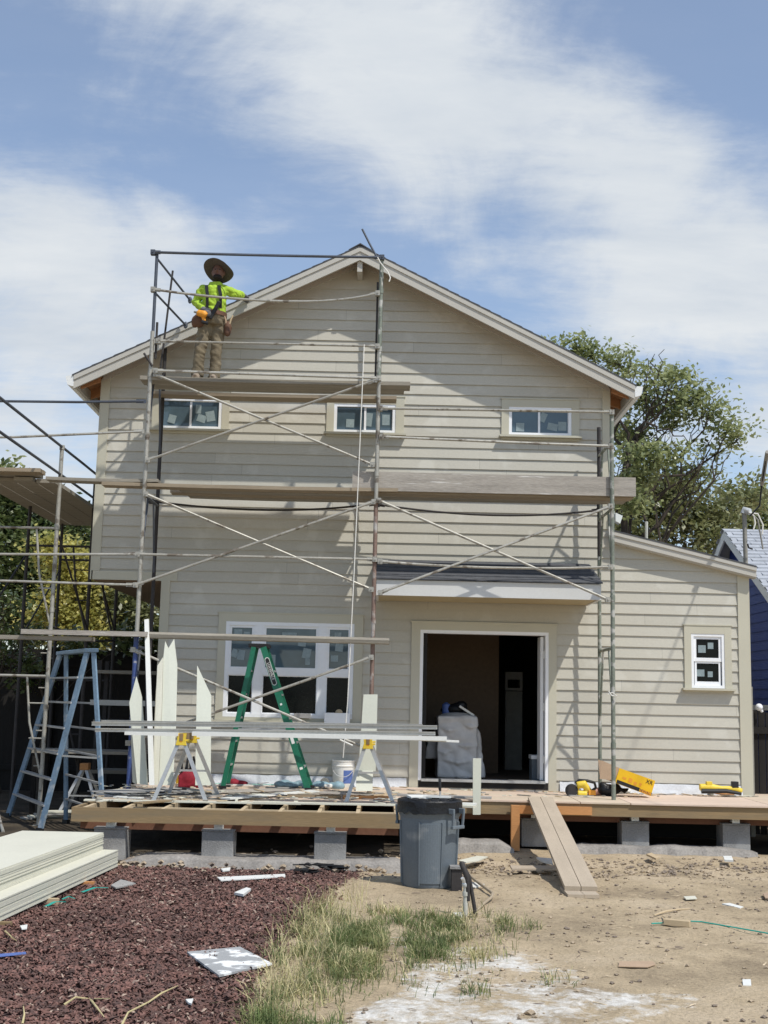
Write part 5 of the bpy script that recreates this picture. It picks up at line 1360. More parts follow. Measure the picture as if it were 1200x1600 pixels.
# ------------------------------------------------------------------ boards leaning / standing on the deck
def lean_board(label, pxs, yb, yt, th, m, ybot=1227, ytop=1000, name='leaning_board'):
    pts = []
    for a_, b_ in pxs:
        t = (ybot - b_) / (ybot - ytop); pts.append(P(a_, b_, yb + (yt - yb) * t))
    return MB().slab(pts, (0, th, 0)).build(name, mat[m], None, label=label, cat='board', group='offcuts standing on the deck')
lean_board('leftmost leaning offcut with one sharp point, by the deck\'s left end', [(213, 1057), (222, 1090), (231, 1227), (214, 1224), (202, 1098)], -1.75, -1.36, .016, 'primed')
lean_board('narrow grey-edged offcut half hidden behind the leftmost pointed one', [(203, 1105), (207, 1110), (213, 1226), (207, 1222)], -1.65, -1.33, .03, 'cream_board')
lean_board('tall slim white batten leaning on the blue scaffold pole', [(225.5, 968), (232, 967), (241, 1227), (233, 1227)], -1.95, -1.38, .035, 'white_paint')
lean_board('tallest leaning offcut with a notched forked top', [(258, 1002), (263, 1013), (272, 998), (277, 1040), (275, 1130), (270, 1227), (248, 1227), (254, 1090), (255, 1030)], -1.85, -1.36, .016, 'primed')
lean_board('narrow leaning offcut just left of the tallest forked one', [(246, 1040), (254.5, 1027), (253, 1095), (247, 1227), (238, 1227)], -1.88, -1.38, .016, 'cream_board')
lean_board('separate leaning offcut with a slanted top, right of the forked one', [(308, 1040), (330, 1087), (329, 1227), (305, 1227)], -1.8, -1.36, .016, 'primed', ytop=1040)
lean_board('upright cream board covering the foot of the middle scaffold pole', [(568, 1085), (590, 1085), (587, 1205), (560, 1205)], -1.42, -1.34, .018, 'primed', ybot=1233, ytop=1085)
lean_board('short cream offcut in front of the upright board at the middle pole', [(557, 1204), (583, 1204), (582, 1236), (556, 1236)], -1.55, -1.44, .018, 'primed', ybot=1236, ytop=1204)
lean_board('single cream stake standing at the deck edge in front of the doorway', [(739, 1185), (752, 1185), (751, 1273), (739, 1273)], YR2 - .075, YR2 - .072, .035, 'primed', ybot=1273, ytop=1185)

# ------------------------------------------------------------------ sawhorses
def sawhorse(label, pxb, pyb, fl, frp, name='sawhorse'):
    """bracketed A-frame pair seen end-on; fl/frp = feet pixels of the near frame"""
    a0, b0 = G(*fl, ZD + .012), G(*frp, ZD + .012); yf = (a0.y + b0.y) / 2
    t = P(pxb, pyb, yf + .10); LN = .80
    th = thing(name, label, 'sawhorse', V((t.x, yf + .1 + LN / 2, ZD)), 'sawhorses on the deck')
    MB().box(t.x - .02, t.x + .02, t.y - .04, t.y + LN + .04, t.z - .045, t.z + .035).build('beam', mat['lumber'], th)
    for k in (0, 1):
        yk = t.y + k * LN; dy = -.10 if k == 0 else .10
        br = MB().slab([V((t.x - .055, yk - .035, t.z + .036)), V((t.x + .055, yk - .035, t.z + .036)), V((t.x + .045, yk - .035, t.z - .03)), V((t.x + .062, yk - .035, t.z - .095)), V((t.x - .062, yk - .035, t.z - .095)), V((t.x - .045, yk - .035, t.z - .03))], (0, .07, 0))
        br.box(t.x + .045, t.x + .085, yk - .02, yk + .02, t.z - .05, t.z - .03)
        bo_ = br.build('bracket', mat['yellow_tool'], th, bevel=.004)
        MB().slab([V((t.x - .028, yk - .0365, t.z + .03)), V((t.x + .028, yk - .0365, t.z + .03)), V((t.x + .012, yk - .0365, t.z - .06)), V((t.x - .012, yk - .0365, t.z - .06))], (0, .001, 0)).build('clamp_plate', mat['orange'], bo_)
        for s, f in ((-1, a0), (1, b0)):
            foot = V((f.x, yk + dy, ZD + .005))
            MB().beam(V((t.x + s * .035, yk, t.z - .07)), foot, .042, .026, up=(0, 1, 0)).box(foot.x - .03, foot.x + .03, foot.y - .025, foot.y + .025, ZD + .001, ZD + .018).build('leg', mat['alu'], th)
        q = .55
        pa_ = V((t.x - .035, yk, t.z - .07)).lerp(V((a0.x, yk + dy, ZD)), q); pb_ = V((t.x + .035, yk, t.z - .07)).lerp(V((b0.x, yk + dy, ZD)), q)
        if k == 1: MB().beam(pa_, pb_, .02, .022).build('spreader', mat['alu'], th)
    return t
t1 = sawhorse('left yellow-bracketed metal sawhorse among the leaning offcuts', 284, 1151, (240, 1250), (322, 1252))
t2 = sawhorse('right yellow-bracketed metal sawhorse beside the grey bin', 575, 1157, (541, 1252), (614, 1253))
# stock lying across the sawhorses
def stock(label, pa_, pb_, Y, w, h, m, group, prof=None, name='trim_length'):
    a0, b0 = P(*pa_, Y), P(*pb_, Y); mb = MB()
    if prof == 'L':
        mb.beam(a0, b0, w + .016, .007); mb.beam(a0 - V((0, 0, h / 2)), b0 - V((0, 0, h / 2)), w - .016, h - .008)
        mb.beam(a0 - V((0, 0, h - .004)), b0 - V((0, 0, h - .004)), w + .006, .006)
    else: mb.beam(a0 - V((0, 0, h / 2)), b0 - V((0, 0, h / 2)), w, h)
    return mb.build(name, mat[m], None, label=label, cat='trim', group=group)
gS = 'lengths of trim lying across the sawhorses'
stock('uppermost grey metal trim length across both sawhorses', (145, 1128), (683, 1134), t1.y + .10, .10, .040, 'trim_metal', gS, 'L')
stock('lower grey metal trim length tucked under the uppermost one', (150, 1138), (680, 1144), t1.y + .05, .10, .036, 'trim_metal', gS, 'L')
stock('grey metal trim length at the back of the sawhorse pile', (160, 1126), (660, 1132), t1.y + .45, .12, .04, 'trim_metal', gS, 'L')
stock('short white board on the left end of the left sawhorse', (196, 1143), (279, 1145), t1.y - .03, .09, .035, 'white_paint', gS)
stock('long white board running right from the left sawhorse', (301, 1143), (698, 1151), t1.y - .03, .09, .045, 'white_paint', gS)
stock('thin white board sticking out furthest right under the long white one', (560, 1150), (717, 1157), t1.y + .02, .10, .022, 'white_paint', gS)

# ------------------------------------------------------------------ ladders
def ladder_A(name, label, foot_l, foot_r, top, w, dirm, m, rails_rear=True, steps=6, lab=None):
    """A-frame: foot_l = rear feet centre, foot_r = front feet centre, top; w width vector (half)"""
    t = thing(name, label, 'ladder', V(((foot_l.x + foot_r.x) / 2, (foot_l.y + foot_r.y) / 2, min(foot_l.z, foot_r.z))))
    wv = V(dirm).normalized()
    hx = (foot_r - foot_l); hx.z = 0; hx.normalize()
    tf, tr = top + hx * .06, top - hx * .06
    for s in (-1, 1):
        fw = w; tw = w * .72
        a0, b0 = foot_r + wv * s * fw, tf + wv * s * tw
        MB().beam(a0, b0, .028, .078, up=hx).build('front_rail', mat[m], t)
        a1, b1 = foot_l + wv * s * fw * .95, tr + wv * s * tw
        MB().beam(a1, b1, .026, .06, up=hx).build('rear_rail', mat[m], t)
        for f, n_ in ((a0, 'foot'), (a1, 'foot')):
            MB().beam(f - V((0, 0, .0)), f + (V((0, 0, 1)) * .05), .05, .095, up=hx).build(n_, mat['black'], t)
        p = a0.lerp(b0, .42); q = a1.lerp(b1, .42)
        MB().beam(p, q, .012, .022).build('spreader', mat['alu'], t)
    for k in range(1, steps):
        f = k / steps
        for base_, tp_, nm, ww in ((foot_r, tf, 'step', .078), (foot_l, tr, 'rear_brace', .03)):
            c = base_.lerp(tp_, f); wd = w + (w * .72 - w) * f - .012
            if nm == 'rear_brace' and k % 2: pass
            MB().beam(c - wv * wd, c + wv * wd, ww, .022).build(nm, mat['alu'], t)
    MB().obox(top + V((0, 0, .02)), .26, w * 1.55, .05, Matrix((hx, wv, V((0, 0, 1)))).transposed()).build('top_cap', mat['black' if m == 'ladder_green' else 'ladder_blue'], t, bevel=.008)
    return t, tf, hx, wv
gl0, gl1 = G(346, 1229, ZD), G(493, 1233, ZD)
Yg = -.85
fl_ = V((P(351, 1229, Yg).x, Yg, ZD + .002)); frr = V((P(484, 1233, Yg).x, Yg, ZD + .002)); tp = P(406, 1012, Yg)
gl, gtf, ghx, gwv = ladder_A('stepladder', 'green fibreglass stepladder standing open in front of the triple window', fl_, frr, tp, .24, (0, 1, 0), 'ladder_green', steps=6)
# oval name plate on the near front rail
a0, b0 = frr + gwv * -.24, gtf + gwv * -.24 * .72
dR = (b0 - a0).normalized(); ctr = a0.lerp(b0, .83); nrm = V((0, -1, 0))
side = dR.cross(nrm).normalized()
def capsule(hl, hw, off):
    pts = []
    for i in range(9): an = math.pi * i / 8; pts.append(ctr + dR * (hl + hw * math.sin(an)) + side * hw * math.cos(an) + nrm * off)
    for i in range(9): an = math.pi + math.pi * i / 8; pts.append(ctr + dR * (-hl + hw * math.sin(an)) + side * hw * math.cos(an) + nrm * off)
    return pts
q1 = MB().slab(capsule(.155, .030, .0165), nrm * .001).build('name_plate', mat['white_paint'], gl)
MB().slab(capsule(.152, .024, .0180), nrm * .001).build('plate_field', mat['black'], q1)
text_mesh('LOUISVILLE', .045, 'lettering', mat['white_paint'], q1, ctr, -dR, side if (-dR).cross(side).y < 0 else -side, .0205)
for f, l_, w_ in ((.36, .12, .03), (.16, .03, .03), (.60, .025, .02)):
    c_ = a0.lerp(b0, f); MB().obox(c_ + nrm * .0155, l_, .001, w_ * 1.3, Matrix((dR, nrm, dR.cross(nrm))).transposed()).build('sticker', mat['white_paint'], gl)
# blue ladder: front section splayed towards the left, seen obliquely
bf_l, bf_r = G(12, 1276, 0), G(62, 1300, 0); bf = (bf_l + bf_r) / 2; bw = (bf_r - bf_l); wb_ = bw.length / 2; bwv = bw.normalized()
bt_ = P(112, 1022, bf.y + .75)
br_ = (G(108, 1287, 0) + G(157, 1311, 0)) / 2; bt_ = P(119, 1021, (bf.y + br_.y) / 2)
bl, *_ = ladder_A('stepladder', 'tall blue stepladder standing open on the ground left of the deck', br_, bf, bt_, wb_, bwv, 'ladder_blue', steps=7)

# ------------------------------------------------------------------ window sill tray, small boxes
wt = P(519, 1118, -.16)
tr = thing('tool_tray', 'white plastic tray perched on the triple window sill', 'tray', V((wt.x, -.10, wt.z - .07)))
x0, x1 = P(507, 1118, -.14).x, P(547, 1118, -.14).x; zt_ = P(527, 1114, -.14).z; zb_2 = P(527, 1130, -.14).z
MB().box(x0, x1, -.20, -.04, zb_2, zb_2 + .012).box(x0, x1, -.20, -.19, zb_2 + .012, zt_).box(x0, x1, -.05, -.04, zb_2 + .012, zt_).box(x0, x0 + .01, -.19, -.05, zb_2 + .012, zt_ + .01).box(x1 - .02, x1, -.19, -.05, zb_2 + .012, zt_ - .01).build('tray', mat['white_pvc'], tr)
MB().ell(V(((x0 + x1) / 2 + .02, -.12, zt_ + .005)), .05, .04, .045, None, 12, 8).build('sponge', mat['lumber_light'], None, label='yellow sponge in the white tray on the sill', cat='sponge')
q_ = P(472, 1118, -.12)
MB().box(q_.x - .11, q_.x + .11, -.10, -.05, P(472, 1122, -.1).z, P(472, 1115, -.1).z).build('small_box', mat['grey_board'], None, label='flat grey box on the triple window sill left of the tray', cat='box')
# yellow cup and red tool bag behind the left sawhorse
yc = G(280, 1226, ZD)
MB().lathe([(.055, 0), (.066, .11), (.068, .115), (.060, .115), (.05, .01), (.01, .008)], V((yc.x, yc.y + .06, ZD)), 20).build('cup', mat['yellow'], None, smooth=True, label='bright yellow cup standing on the deck behind the left sawhorse', cat='cup')
rb0 = P(296, 1219, -.75); rb0.z = ZD
tb_ = thing('tool_bag', 'dark red tool bag with black tools sticking out behind the left sawhorse', 'bag', V((rb0.x, rb0.y, ZD)))
solid(MB().ell(V((rb0.x, rb0.y, ZD + .12)), .15, .11, .12).box(rb0.x - .13, rb0.x + .13, rb0.y - .09, rb0.y + .09, ZD, ZD + .14), 'body', mat['red'], tb_, .014, 5)
mb = MB(); r_ = random.Random(2)
for _ in range(8):
    p = V((rb0.x + r_.uniform(-.10, .1), rb0.y + r_.uniform(-.06, .04), ZD + .19)); mb.tube([p, p + V((r_.uniform(-.06, .06), r_.uniform(-.04, .04), r_.uniform(.08, .22)))], .014, 7)
mb.build('tools', mat['black'], tb_, smooth=True)
tb2 = G(280, 1239, ZD)
MB().obox(tb2 + V((0, 0, .03)), .17, .05, .03, Matrix.Rotation(.1, 3, 'Z')).obox(tb2 + V((.06, 0, .045)), .05, .055, .045).build('tape_measure', mat['black'], None, label='small black tape measure between the left sawhorse feet', cat='tool')

# ------------------------------------------------------------------ right side: carton and tools
ca, cb_ = P(964, 1232, -.75), P(1016, 1252, -.75)
cy = -.78
ct = thing('carton', 'yellow and black carton lying tilted with its brown flap open by the scaffold pole', 'carton', V((ca.x + .3, cy, ZD)))
A0, A1, A2, A3 = P(961, 1223, cy), P(1017, 1244, cy), P(1024, 1220, cy), P(968, 1200, cy)   # front face: bl, br, tr, tl
dd = V((0, .26, 0))
MB().slab([A0, A1, A2, A3], dd).build('box', mat['carton_yellow'], ct)
lw = lambda u, v: A0.lerp(A1, u).lerp(A3.lerp(A2, u), v) + V((0, -.002, 0))
bandm = MB().slab([lw(.03, .02), lw(.66, .02), lw(.66, .24), lw(.03, .24)], (0, -.001, 0)).build('band', mat['black'], ct)
MB().slab([lw(.68, .03), lw(.98, .03), lw(.98, .20), lw(.68, .20)], (0, -.001, 0)).build('label', mat['orange'], ct)
ux = (A1 - A0).normalized(); uz = (A3 - A0).normalized(); uz = (uz - ux * uz.dot(ux)).normalized()
text_mesh('DEWALT', .045, 'lettering', mat['black'], ct, lw(.83, .115), ux, uz, .002)
text_mesh('XR', .07, 'lettering', mat['black'], ct, lw(.86, .78), ux, uz, .002)
for u0, u1, v0, v1 in ((.15, .25, .42, .55), (.32, .42, .35, .62), (.47, .55, .3, .5), (.62, .68, .35, .55)):
    MB().slab([lw(u0, v0), lw(u1, v0), lw(u1, v1), lw(u0, v1)], (0, -.0008, 0)).build('print', mat['orange'], ct)
F0, F1 = A3, A0
fl0, fl1 = P(940, 1188, cy - .02), P(937, 1217, cy - .02)
MB().slab([A3, A0 + V((0, 0, .03)), fl1, fl0], (0, .006, 0)).build('flap', mat['carton'], ct)
MB().slab([A3 + dd, A3 + dd + (fl0 - A3), fl1 + dd + V((.05, 0, 0)), A0 + dd], (0, .006, 0)).build('flap', mat['carton'], ct)
# circular saw (yellow/black)
p = G(906, 1244, ZD); p.y += .10
sw_ = thing('circular_saw', 'yellow and black circular saw lying on the deck left of the scaffold poles', 'power tool', V((p.x, p.y, ZD)))
X = lambda px, py, dy=0: P(px, py, p.y + dy)
MB().lathe([(.01, -.02), (.078, -.02), (.083, 0), (.078, .02), (.01, .02)], X(893, 1235), 26, Matrix.Rotation(rad(90), 3, 'X') @ Matrix.Rotation(.4, 3, 'Z')).build('blade_guard', mat['iron'], sw_, smooth=True)
solid(MB().tube([X(901, 1227), X(912, 1225), X(922, 1236)], [.05, .055, .03], 10).tube([X(902, 1240), X(917, 1241)], .045, 10), 'motor', mat['yellow_tool'], sw_, .010, 4)
MB().tube([X(899, 1224), X(905, 1219), X(918, 1220), X(929, 1223), X(931, 1231), X(924, 1236)], .019, 8).build('handle', mat['black'], sw_, smooth=True)
MB().box(X(888, 1244).x, X(927, 1244).x, p.y - .06, p.y + .06, ZD + .002, ZD + .008).build('base_plate', mat['alu'], sw_)
MB().box(X(919, 1240).x, X(930, 1240).x, p.y - .05, p.y + .05, ZD + .01, ZD + .075).build('battery', mat['orange'], sw_, bevel=.006)
p2 = G(936, 1243, ZD)
MB().tube([p2 + V((-.05, .03, .05)), p2 + V((.05, .03, .05))], .05, 16).build('roll', M('pink_roll', (.55, .30, .24), .7, .15, 8, 40, .05), None, smooth=True, label='pinkish roll between the circular saw and the black bag', cat='roll')
p3 = G(952, 1244, ZD); p3.y += .06
bm_ = MB().ell(p3 + V((0, 0, .07)), .14, .09, .08).ell(p3 + V((.10, .02, .09)), .07, .06, .07).ell(p3 + V((-.06, 0, .12)), .07, .06, .05, Matrix.Rotation(.5, 3, 'Y'))
for i in range(6): bm_.tube([p3 + V((.12 + .02 * i, .03 - .02 * i, .06)), p3 + V((.16 + .02 * i, .0, .10)), p3 + V((.2, -.02, .04))], .013, 6)
solid(bm_, 'holdall', mat['bag'], None, .012, 3, label='black crumpled bag beside the tilted yellow carton', cat='bag')
# cordless tools at the far right
p4 = G(1130, 1246, ZD); p4.y += .10
Xq = lambda px, py, dy=0: P(px, py, p4.y + dy)
rt = thing('reciprocating_saw', 'long yellow and black cordless tool lying by the right house corner', 'power tool', V((p4.x, p4.y, ZD)))
solid(MB().tube([Xq(1093, 1230), Xq(1110, 1230), Xq(1128, 1232), Xq(1150, 1233), Xq(1159, 1237)], [.045, .05, .034, .045, .04], 10), 'body', mat['yellow_tool'], rt, .010, 4)
MB().tube([Xq(1096, 1236, -.03), Xq(1135, 1236, -.04), Xq(1158, 1240, -.02)], [.034, .028, .022], 8).build('grip', mat['black'], rt, smooth=True)
MB().box(Xq(1103, 1225).x, Xq(1112, 1225).x, p4.y - .04, p4.y + .03, Xq(1108, 1229).z, Xq(1108, 1221).z).build('head', mat['yellow_tool'], rt, bevel=.006)
MB().box(Xq(1143, 1225).x, Xq(1153, 1225).x, p4.y - .04, p4.y + .04, Xq(1148, 1231).z, Xq(1148, 1221).z).build('battery', mat['black'], rt, bevel=.006)
hm = G(1111, 1243, ZD)
ht = thing('hammer', 'hammer with a brown wooden handle in front of the long cordless tool', 'hammer', hm)
MB().obox(hm + V((0, 0, .035)), .05, .10, .06).build('head', mat['cable'], ht, bevel=.008)
MB().tube([hm + V((.02, 0, .04)), hm + V((.15, -.01, .025)), hm + V((.30, -.03, .022))], [.012, .016, .018], 8).build('handle', mat['lumber_orange'], ht, smooth=True)
for px, py, lab in ((1078, 1237, 'dark round tool lying left of the hammer'), (1031, 1236, 'small dark object beside the right end of the yellow carton')):
    q = G(px, py, ZD); MB().ell(q + V((0, 0, .03)), .045, .035, .032, None, 10, 7).tube([q + V((.03, 0, .02)), q + V((.09, .01, .012))], .010, 6).build('hand_tool', mat['black'], None, smooth=True, label=lab, cat='tool')

# ------------------------------------------------------------------ inside the doorway
yi = .75
def X_(px, py, y=yi): return P(px, py, y)
zfl = RZ0 + .001
cvx0, cvx1 = X_(681, 1165).x, X_(748, 1165).x; cz1 = X_(715, 1116).z
cov = thing('covered_appliance', 'boxy appliance under grey plastic sheeting just inside the doorway', 'appliance', V(((cvx0 + cvx1) / 2, yi + .35, zfl)))
W_, D_ = cvx1 - cvx0, .70
mb = MB().box(cvx0 + .02, cvx1 - .02, yi + .02, yi + D_, zfl + .004, cz1 - .03)
mb.ell(V(((cvx0 + cvx1) / 2, yi + .35, cz1 - .05)), W_ * .46, .33, .07)
mb.slab([V((cvx1 - .1, yi + .05, cz1 - .06)), V((cvx1 + .03, yi + .08, cz1 - .25)), V((cvx1 + .11, yi + .1, zfl + .004)), V((cvx1 - .1, yi + .05, zfl + .004))], (0, .55, 0))
mb.slab([V((cvx0 + .1, yi + .25, cz1 - .12)), V((cvx0 - .10, yi + .30, cz1 - .35)), V((cvx0 - .15, yi + .3, zfl + .25)), V((cvx0 + .1, yi + .25, zfl + .25))], (0, .35, 0))
for q_, (u_, v_, w_) in enumerate(((.3, .75, .5), (.7, .5, .6), (.5, .25, .7), (.2, .4, .4), (.8, .8, .4))):
    z_ = zfl + (cz1 - zfl) * v_; mb.tube([V((cvx0 + W_ * (u_ - w_ / 2), yi + .03, z_ + .04)), V((cvx0 + W_ * u_, yi + .005, z_)), V((cvx0 + W_ * (u_ + w_ / 2), yi + .03, z_ + .02))], [.012, .03, .012], 7)
wrinkle(solid(mb, 'cover', mat['plastic_cover'], cov, .016, 6), .022, 3, 3, 4, 5)
jug = X_(699, 1105)
MB().tube([V((jug.x, yi + .3, cz1)), V((jug.x, yi + .3, cz1 + .13)), V((jug.x, yi + .3, cz1 + .16))], [.06, .06, .02], 14).build('blue_jug', mat['label_blue'], None, smooth=True, label='blue jug on top of the covered appliance in the doorway', cat='jug')
q = X_(716, 1110)
solid(MB().ell(V((q.x, yi + .3, cz1 + .07)), .16, .1, .085).ell(V((q.x - .12, yi + .35, cz1 + .05)), .12, .1, .06).ell(V((q.x + .06, yi + .3, cz1 + .13)), .09, .08, .06), 'jacket', mat['bag'], None, .015, 3, label='dark jacket heaped on the covered appliance beside the blue jug', cat='clothing')
MB().obox(V((X_(730, 1110).x, yi + .12, cz1 + .05)), .24, .09, .03, Matrix.Rotation(.55, 3, 'Y')).build('white_box', mat['white_paint'], None, label='white slim box tilted on the covered appliance', cat='box')
ck = X_(841, 1195, .55); ckt = thing('cooler', 'grey cooler box with white lid just inside the doorway at the right', 'cooler', V((ck.x, .7, zfl)))
x0 = X_(831, 1195, .55).x; x1 = X_(847, 1195, .55).x; zt_ = X_(838, 1180, .55).z
x1 = x0 + .19
MB().box(x0, x1, .55, .85, zfl, zt_ - .06).build('body', mat['bin'], ckt, bevel=.01)
MB().box(x0 - .01, x1 + .01, .54, .86, zt_ - .058, zt_).build('lid', mat['white_pvc'], ckt, bevel=.01)
MB().tube([V((x1 - .05, .53, zt_ - .08)), V((x1 - .05, .50, zt_ - .10)), V((x1 - .05, .50, zt_ - .2)), V((x1 - .05, .53, zt_ - .22))], .008, 6).build('handle', mat['white_pvc'], ckt, smooth=True)
wd = P(803, 1080, 3.4); wdt = thing('water_dispenser', 'pale water dispenser standing in the dark room behind the doorway', 'dispenser', V((wd.x, 3.55, RZ0)))
zt_ = P(803, 1050, 3.4).z
MB().box(wd.x - .14, wd.x + .14, 3.4, 3.7, RZ0 + .001, P(803, 1080, 3.4).z).build('cabinet', mat['cable'], wdt, bevel=.01)
ringbox(MB(), wd.x - .14, wd.x + .14, P(803, 1079, 3.4).z, zt_, .04, 3.41, 3.7, top=.12).build('tap_bay', mat['grey_board'], wdt)

# ================================================================== SURROUNDINGS
# navy neighbour house
NX = 5.75
n_r = P(1130, 828, 0); sN = FPX
def on_x(px, py, X):
    d = ray(px, py); t = (X - CAM.x) / d.x; return CAM + d * t
rg_ = on_x(1131, 829, NX); ev = on_x(1200, 926, NX)
slope = (rg_.z - ev.z) / (rg_.y - ev.y)
ys, yn = rg_.y - 3.1, rg_.y + 3.1
zr = rg_.z; ze = zr - 3.1 * slope
nb = thing('neighbour_house', 'navy blue neighbour house with a pale grey shingle roof behind the fence', 'house', (NX + 4, rg_.y, 0))
nbw = MB(); zz = 0.0
nbw.slab([V((NX + .25, ys + .3, 0)), V((NX + .25, yn - .3, 0)), V((NX + .25, yn - .3, ze + .1)), V((NX + .25, rg_.y, zr - .1)), V((NX + .25, ys + .3, ze + .1))], (8, 0, 0))
nw = nbw.build('wall', mat['blue_wall'], nb)
lap = MB(); z = .2
while z < zr - .2:
    hw = min(3.1 - .3, (zr - .05 - z) / slope - .12)
    if hw > .1: lap.slab([V((NX + .25, rg_.y - hw, z)), V((NX + .25, rg_.y + hw, z)), V((NX + .236, rg_.y + hw, z)), V((NX + .236, rg_.y - hw, z))], (0, 0, .012)) if False else lap.add([(NX + .249, rg_.y - hw, z + .15), (NX + .249, rg_.y + hw, z + .15), (NX + .235, rg_.y + hw, z), (NX + .235, rg_.y - hw, z)], [(0, 1, 2, 3)])
    z += .15
lap.build('siding', mat['blue_wall'], nb, fix=False)
for sgn, ye in ((-1, ys), (1, yn)):
    rf = MB()
    rf.slab([V((NX, rg_.y, zr + .03)), V((NX, ye, ze + .03)), V((NX, ye, ze)), V((NX, rg_.y, zr))], (8.6, 0, 0))
    n_ = 24
    for k in range(n_):
        y0_ = rg_.y + (ye - rg_.y) * k / n_; y1_ = rg_.y + (ye - rg_.y) * (k + 1) / n_
        f_ = lambda y, d: zr + .031 + d - abs(y - rg_.y) * slope
        x = NX - .03 + (k % 2) * .12
        while x < NX + 8.6:
            x2 = min(x + .30, NX + 8.6)
            rf.slab([V((x, y0_, f_(y0_, .0))), V((x, y1_, f_(y1_, .022))), V((x, y1_, f_(y1_, -.002)))], (x2 - x - .012, 0, 0)); x = x2
            if sgn > 0: x += 2
    rf.build('roof', mat['neighbour_shingle'], nb)
    MB().slab([V((NX + .0, rg_.y, zr - .002)), V((NX + .0, ye, ze - .002)), V((NX + .0, ye, ze - .16)), V((NX + .0, rg_.y, zr - .16))], (.03, 0, 0)).build('barge_board', mat['gutter'], nb)
MB().box(NX + .20, NX + .235, ys + .3, yn - .3, 2.02 - .35, 2.10 - .35).build('belt_trim', mat['gutter'], nb)
# service mast and wires on the lean-to corner
my = .85
mt = thing('service_mast', 'grey electrical service mast with drooping wires at the lean-to roof edge', 'mast', P(1165, 880, my))
MB().tube([P(1166, 905, my), P(1163, 806, my), P(1162, 800, my)], .032, 10).build('conduit', mat['cable'], mt, smooth=True)
MB().tube([P(1162, 803, my), P(1164, 797, my), P(1170, 799, my - .05), P(1172, 803, my - .06)], [.05, .055, .05, .03], 10).build('weatherhead', mat['bracket'], mt, smooth=True)
for pts, m in (([(1171, 801), (1178, 806), (1180, 818), (1177, 828)], 'rope'), ([(1170, 801), (1184, 803), (1192, 820), (1191, 835)], 'rope'), ([(1168, 850), (1170, 856), (1176, 858)], 'black'), ([(1178, 806), (1184, 812), (1190, 845), (1192, 858)], 'cable')):
    MB().tube([P(a_, b_, my - .1) for a_, b_ in pts], .012, 6).build('wire', mat[m], mt, smooth=True)
an = thing('service_cable', 'dark overhead service cable coming down at the right edge of the sky', 'cable', P(1188, 765, 3))
MB().tube([V((9.5, -12, 13.2)), V((6.35, -3.3, 7.75)), P(1197, 716, -.75), P(1190, 760, -.25), P(1187, 790, .1), P(1172, 806, .8)], .012, 8).build('cable', mat['black'], an, smooth=True)
MB().tube([P(1199, 706, -.85), P(1194, 735, -.5), P(1190.5, 757, -.27)], .028, 8).build('sleeve', mat['cable'], an, smooth=True)
# dark board fence on the right
def board_fence(name, label, p0, p1, h, w, seed, gap=.012):
    r = random.Random(seed); p0, p1 = V(p0), V(p1); d = p1 - p0; L_ = d.length; d.normalize(); nrm_ = V((-d.y, d.x, 0))
    t = thing(name, label, 'fence', p0); mb = MB(); k = 0
    while k * w < L_:
        a_ = p0 + d * (k * w); hh = h + r.uniform(-.02, .02); mb.slab([a_, a_ + d * (w - gap), a_ + d * (w - gap) + V((0, 0, hh)), a_ + V((0, 0, hh))], nrm_ * .02); k += 1
    mb.build('boards', mat['fence'], t)
    for z in (.35, h - .3): MB().slab([p0 + V((0, 0, z)), p1 + V((0, 0, z)), p1 + V((0, 0, z + .09)), p0 + V((0, 0, z + .09))], nrm_ * -.04).build('rail', mat['fence'], t)
    x = 0
    while x < L_: 
        q = p0 + d * x; MB().slab([q, q + d * .09, q + d * .09 + V((0, 0, h + .04)), q + V((0, 0, h + .04))], nrm_ * -.09).build('post', mat['fence'], t); x += 2.4
    return t
zf_ = P(1190, 1112, .45).z
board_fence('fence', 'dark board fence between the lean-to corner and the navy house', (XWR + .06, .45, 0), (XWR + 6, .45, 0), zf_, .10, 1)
MB().box(XWR + .025, XWR + .085, .10, .16, 0, P(1176, 1073, .1).z).build('utility_post', mat['cable'], None, label='slim grey post against the right house corner', cat='post')
wl = P(1186, 1105, .35)
wlt = thing('lamp', 'white round lamp on the fence right of the house corner', 'lamp', wl)
MB().ell(wl, .05, .06, .05, None, 14, 9).tube([wl, wl + V((.05, .03, -.06))], .02, 8).build('head', mat['white_pvc'], wlt, smooth=True)
# added fence coloured near black for shade, and clutter beyond the side scaffold
board_fence('fence', 'tall added fence coloured near black as shade at the left, behind the blue stepladder', (-13, 5.2, 0), (XLL - .05, 5.2, 0), 2.45, .30, 2, .002)
tbw = thing('work_table', 'dark plank work table in the shade behind the blue stepladder', 'table', (-4.0, 1.2, 0))
tz_ = P(120, 1172, 1.0).z
MB().box(-4.9, -3.3, .75, 1.5, tz_ - .04, tz_).build('top', mat['weathered'], tbw)
for x in (-4.8, -3.4):
    for y in (.8, 1.42): MB().box(x - .03, x + .03, y - .03, y + .03, 0, tz_ - .041).build('leg', mat['fence'], tbw)
sb = P(133, 1197, .7)
sh = thing('sawhorse', 'yellow-topped metal sawhorse in the shade behind the blue stepladder', 'sawhorse', V((sb.x, .7, 0)), 'sawhorses')
MB().box(sb.x - .06, sb.x + .06, .63, .78, sb.z - .05, sb.z + .04).build('bracket', mat['lumber_orange'], sh, bevel=.006)  # duller orange instead of yellow paints the bracket as shaded
for s in (-1, 1):
    for y0_, y1_ in ((.66, .45), (.77, 1.0)):
        MB().beam(V((sb.x + s * .03, y0_, sb.z - .05)), V((sb.x + s * .30, y1_, .0)), .04, .026, up=(0, 1, 0)).build('leg', mat['alu'], sh)
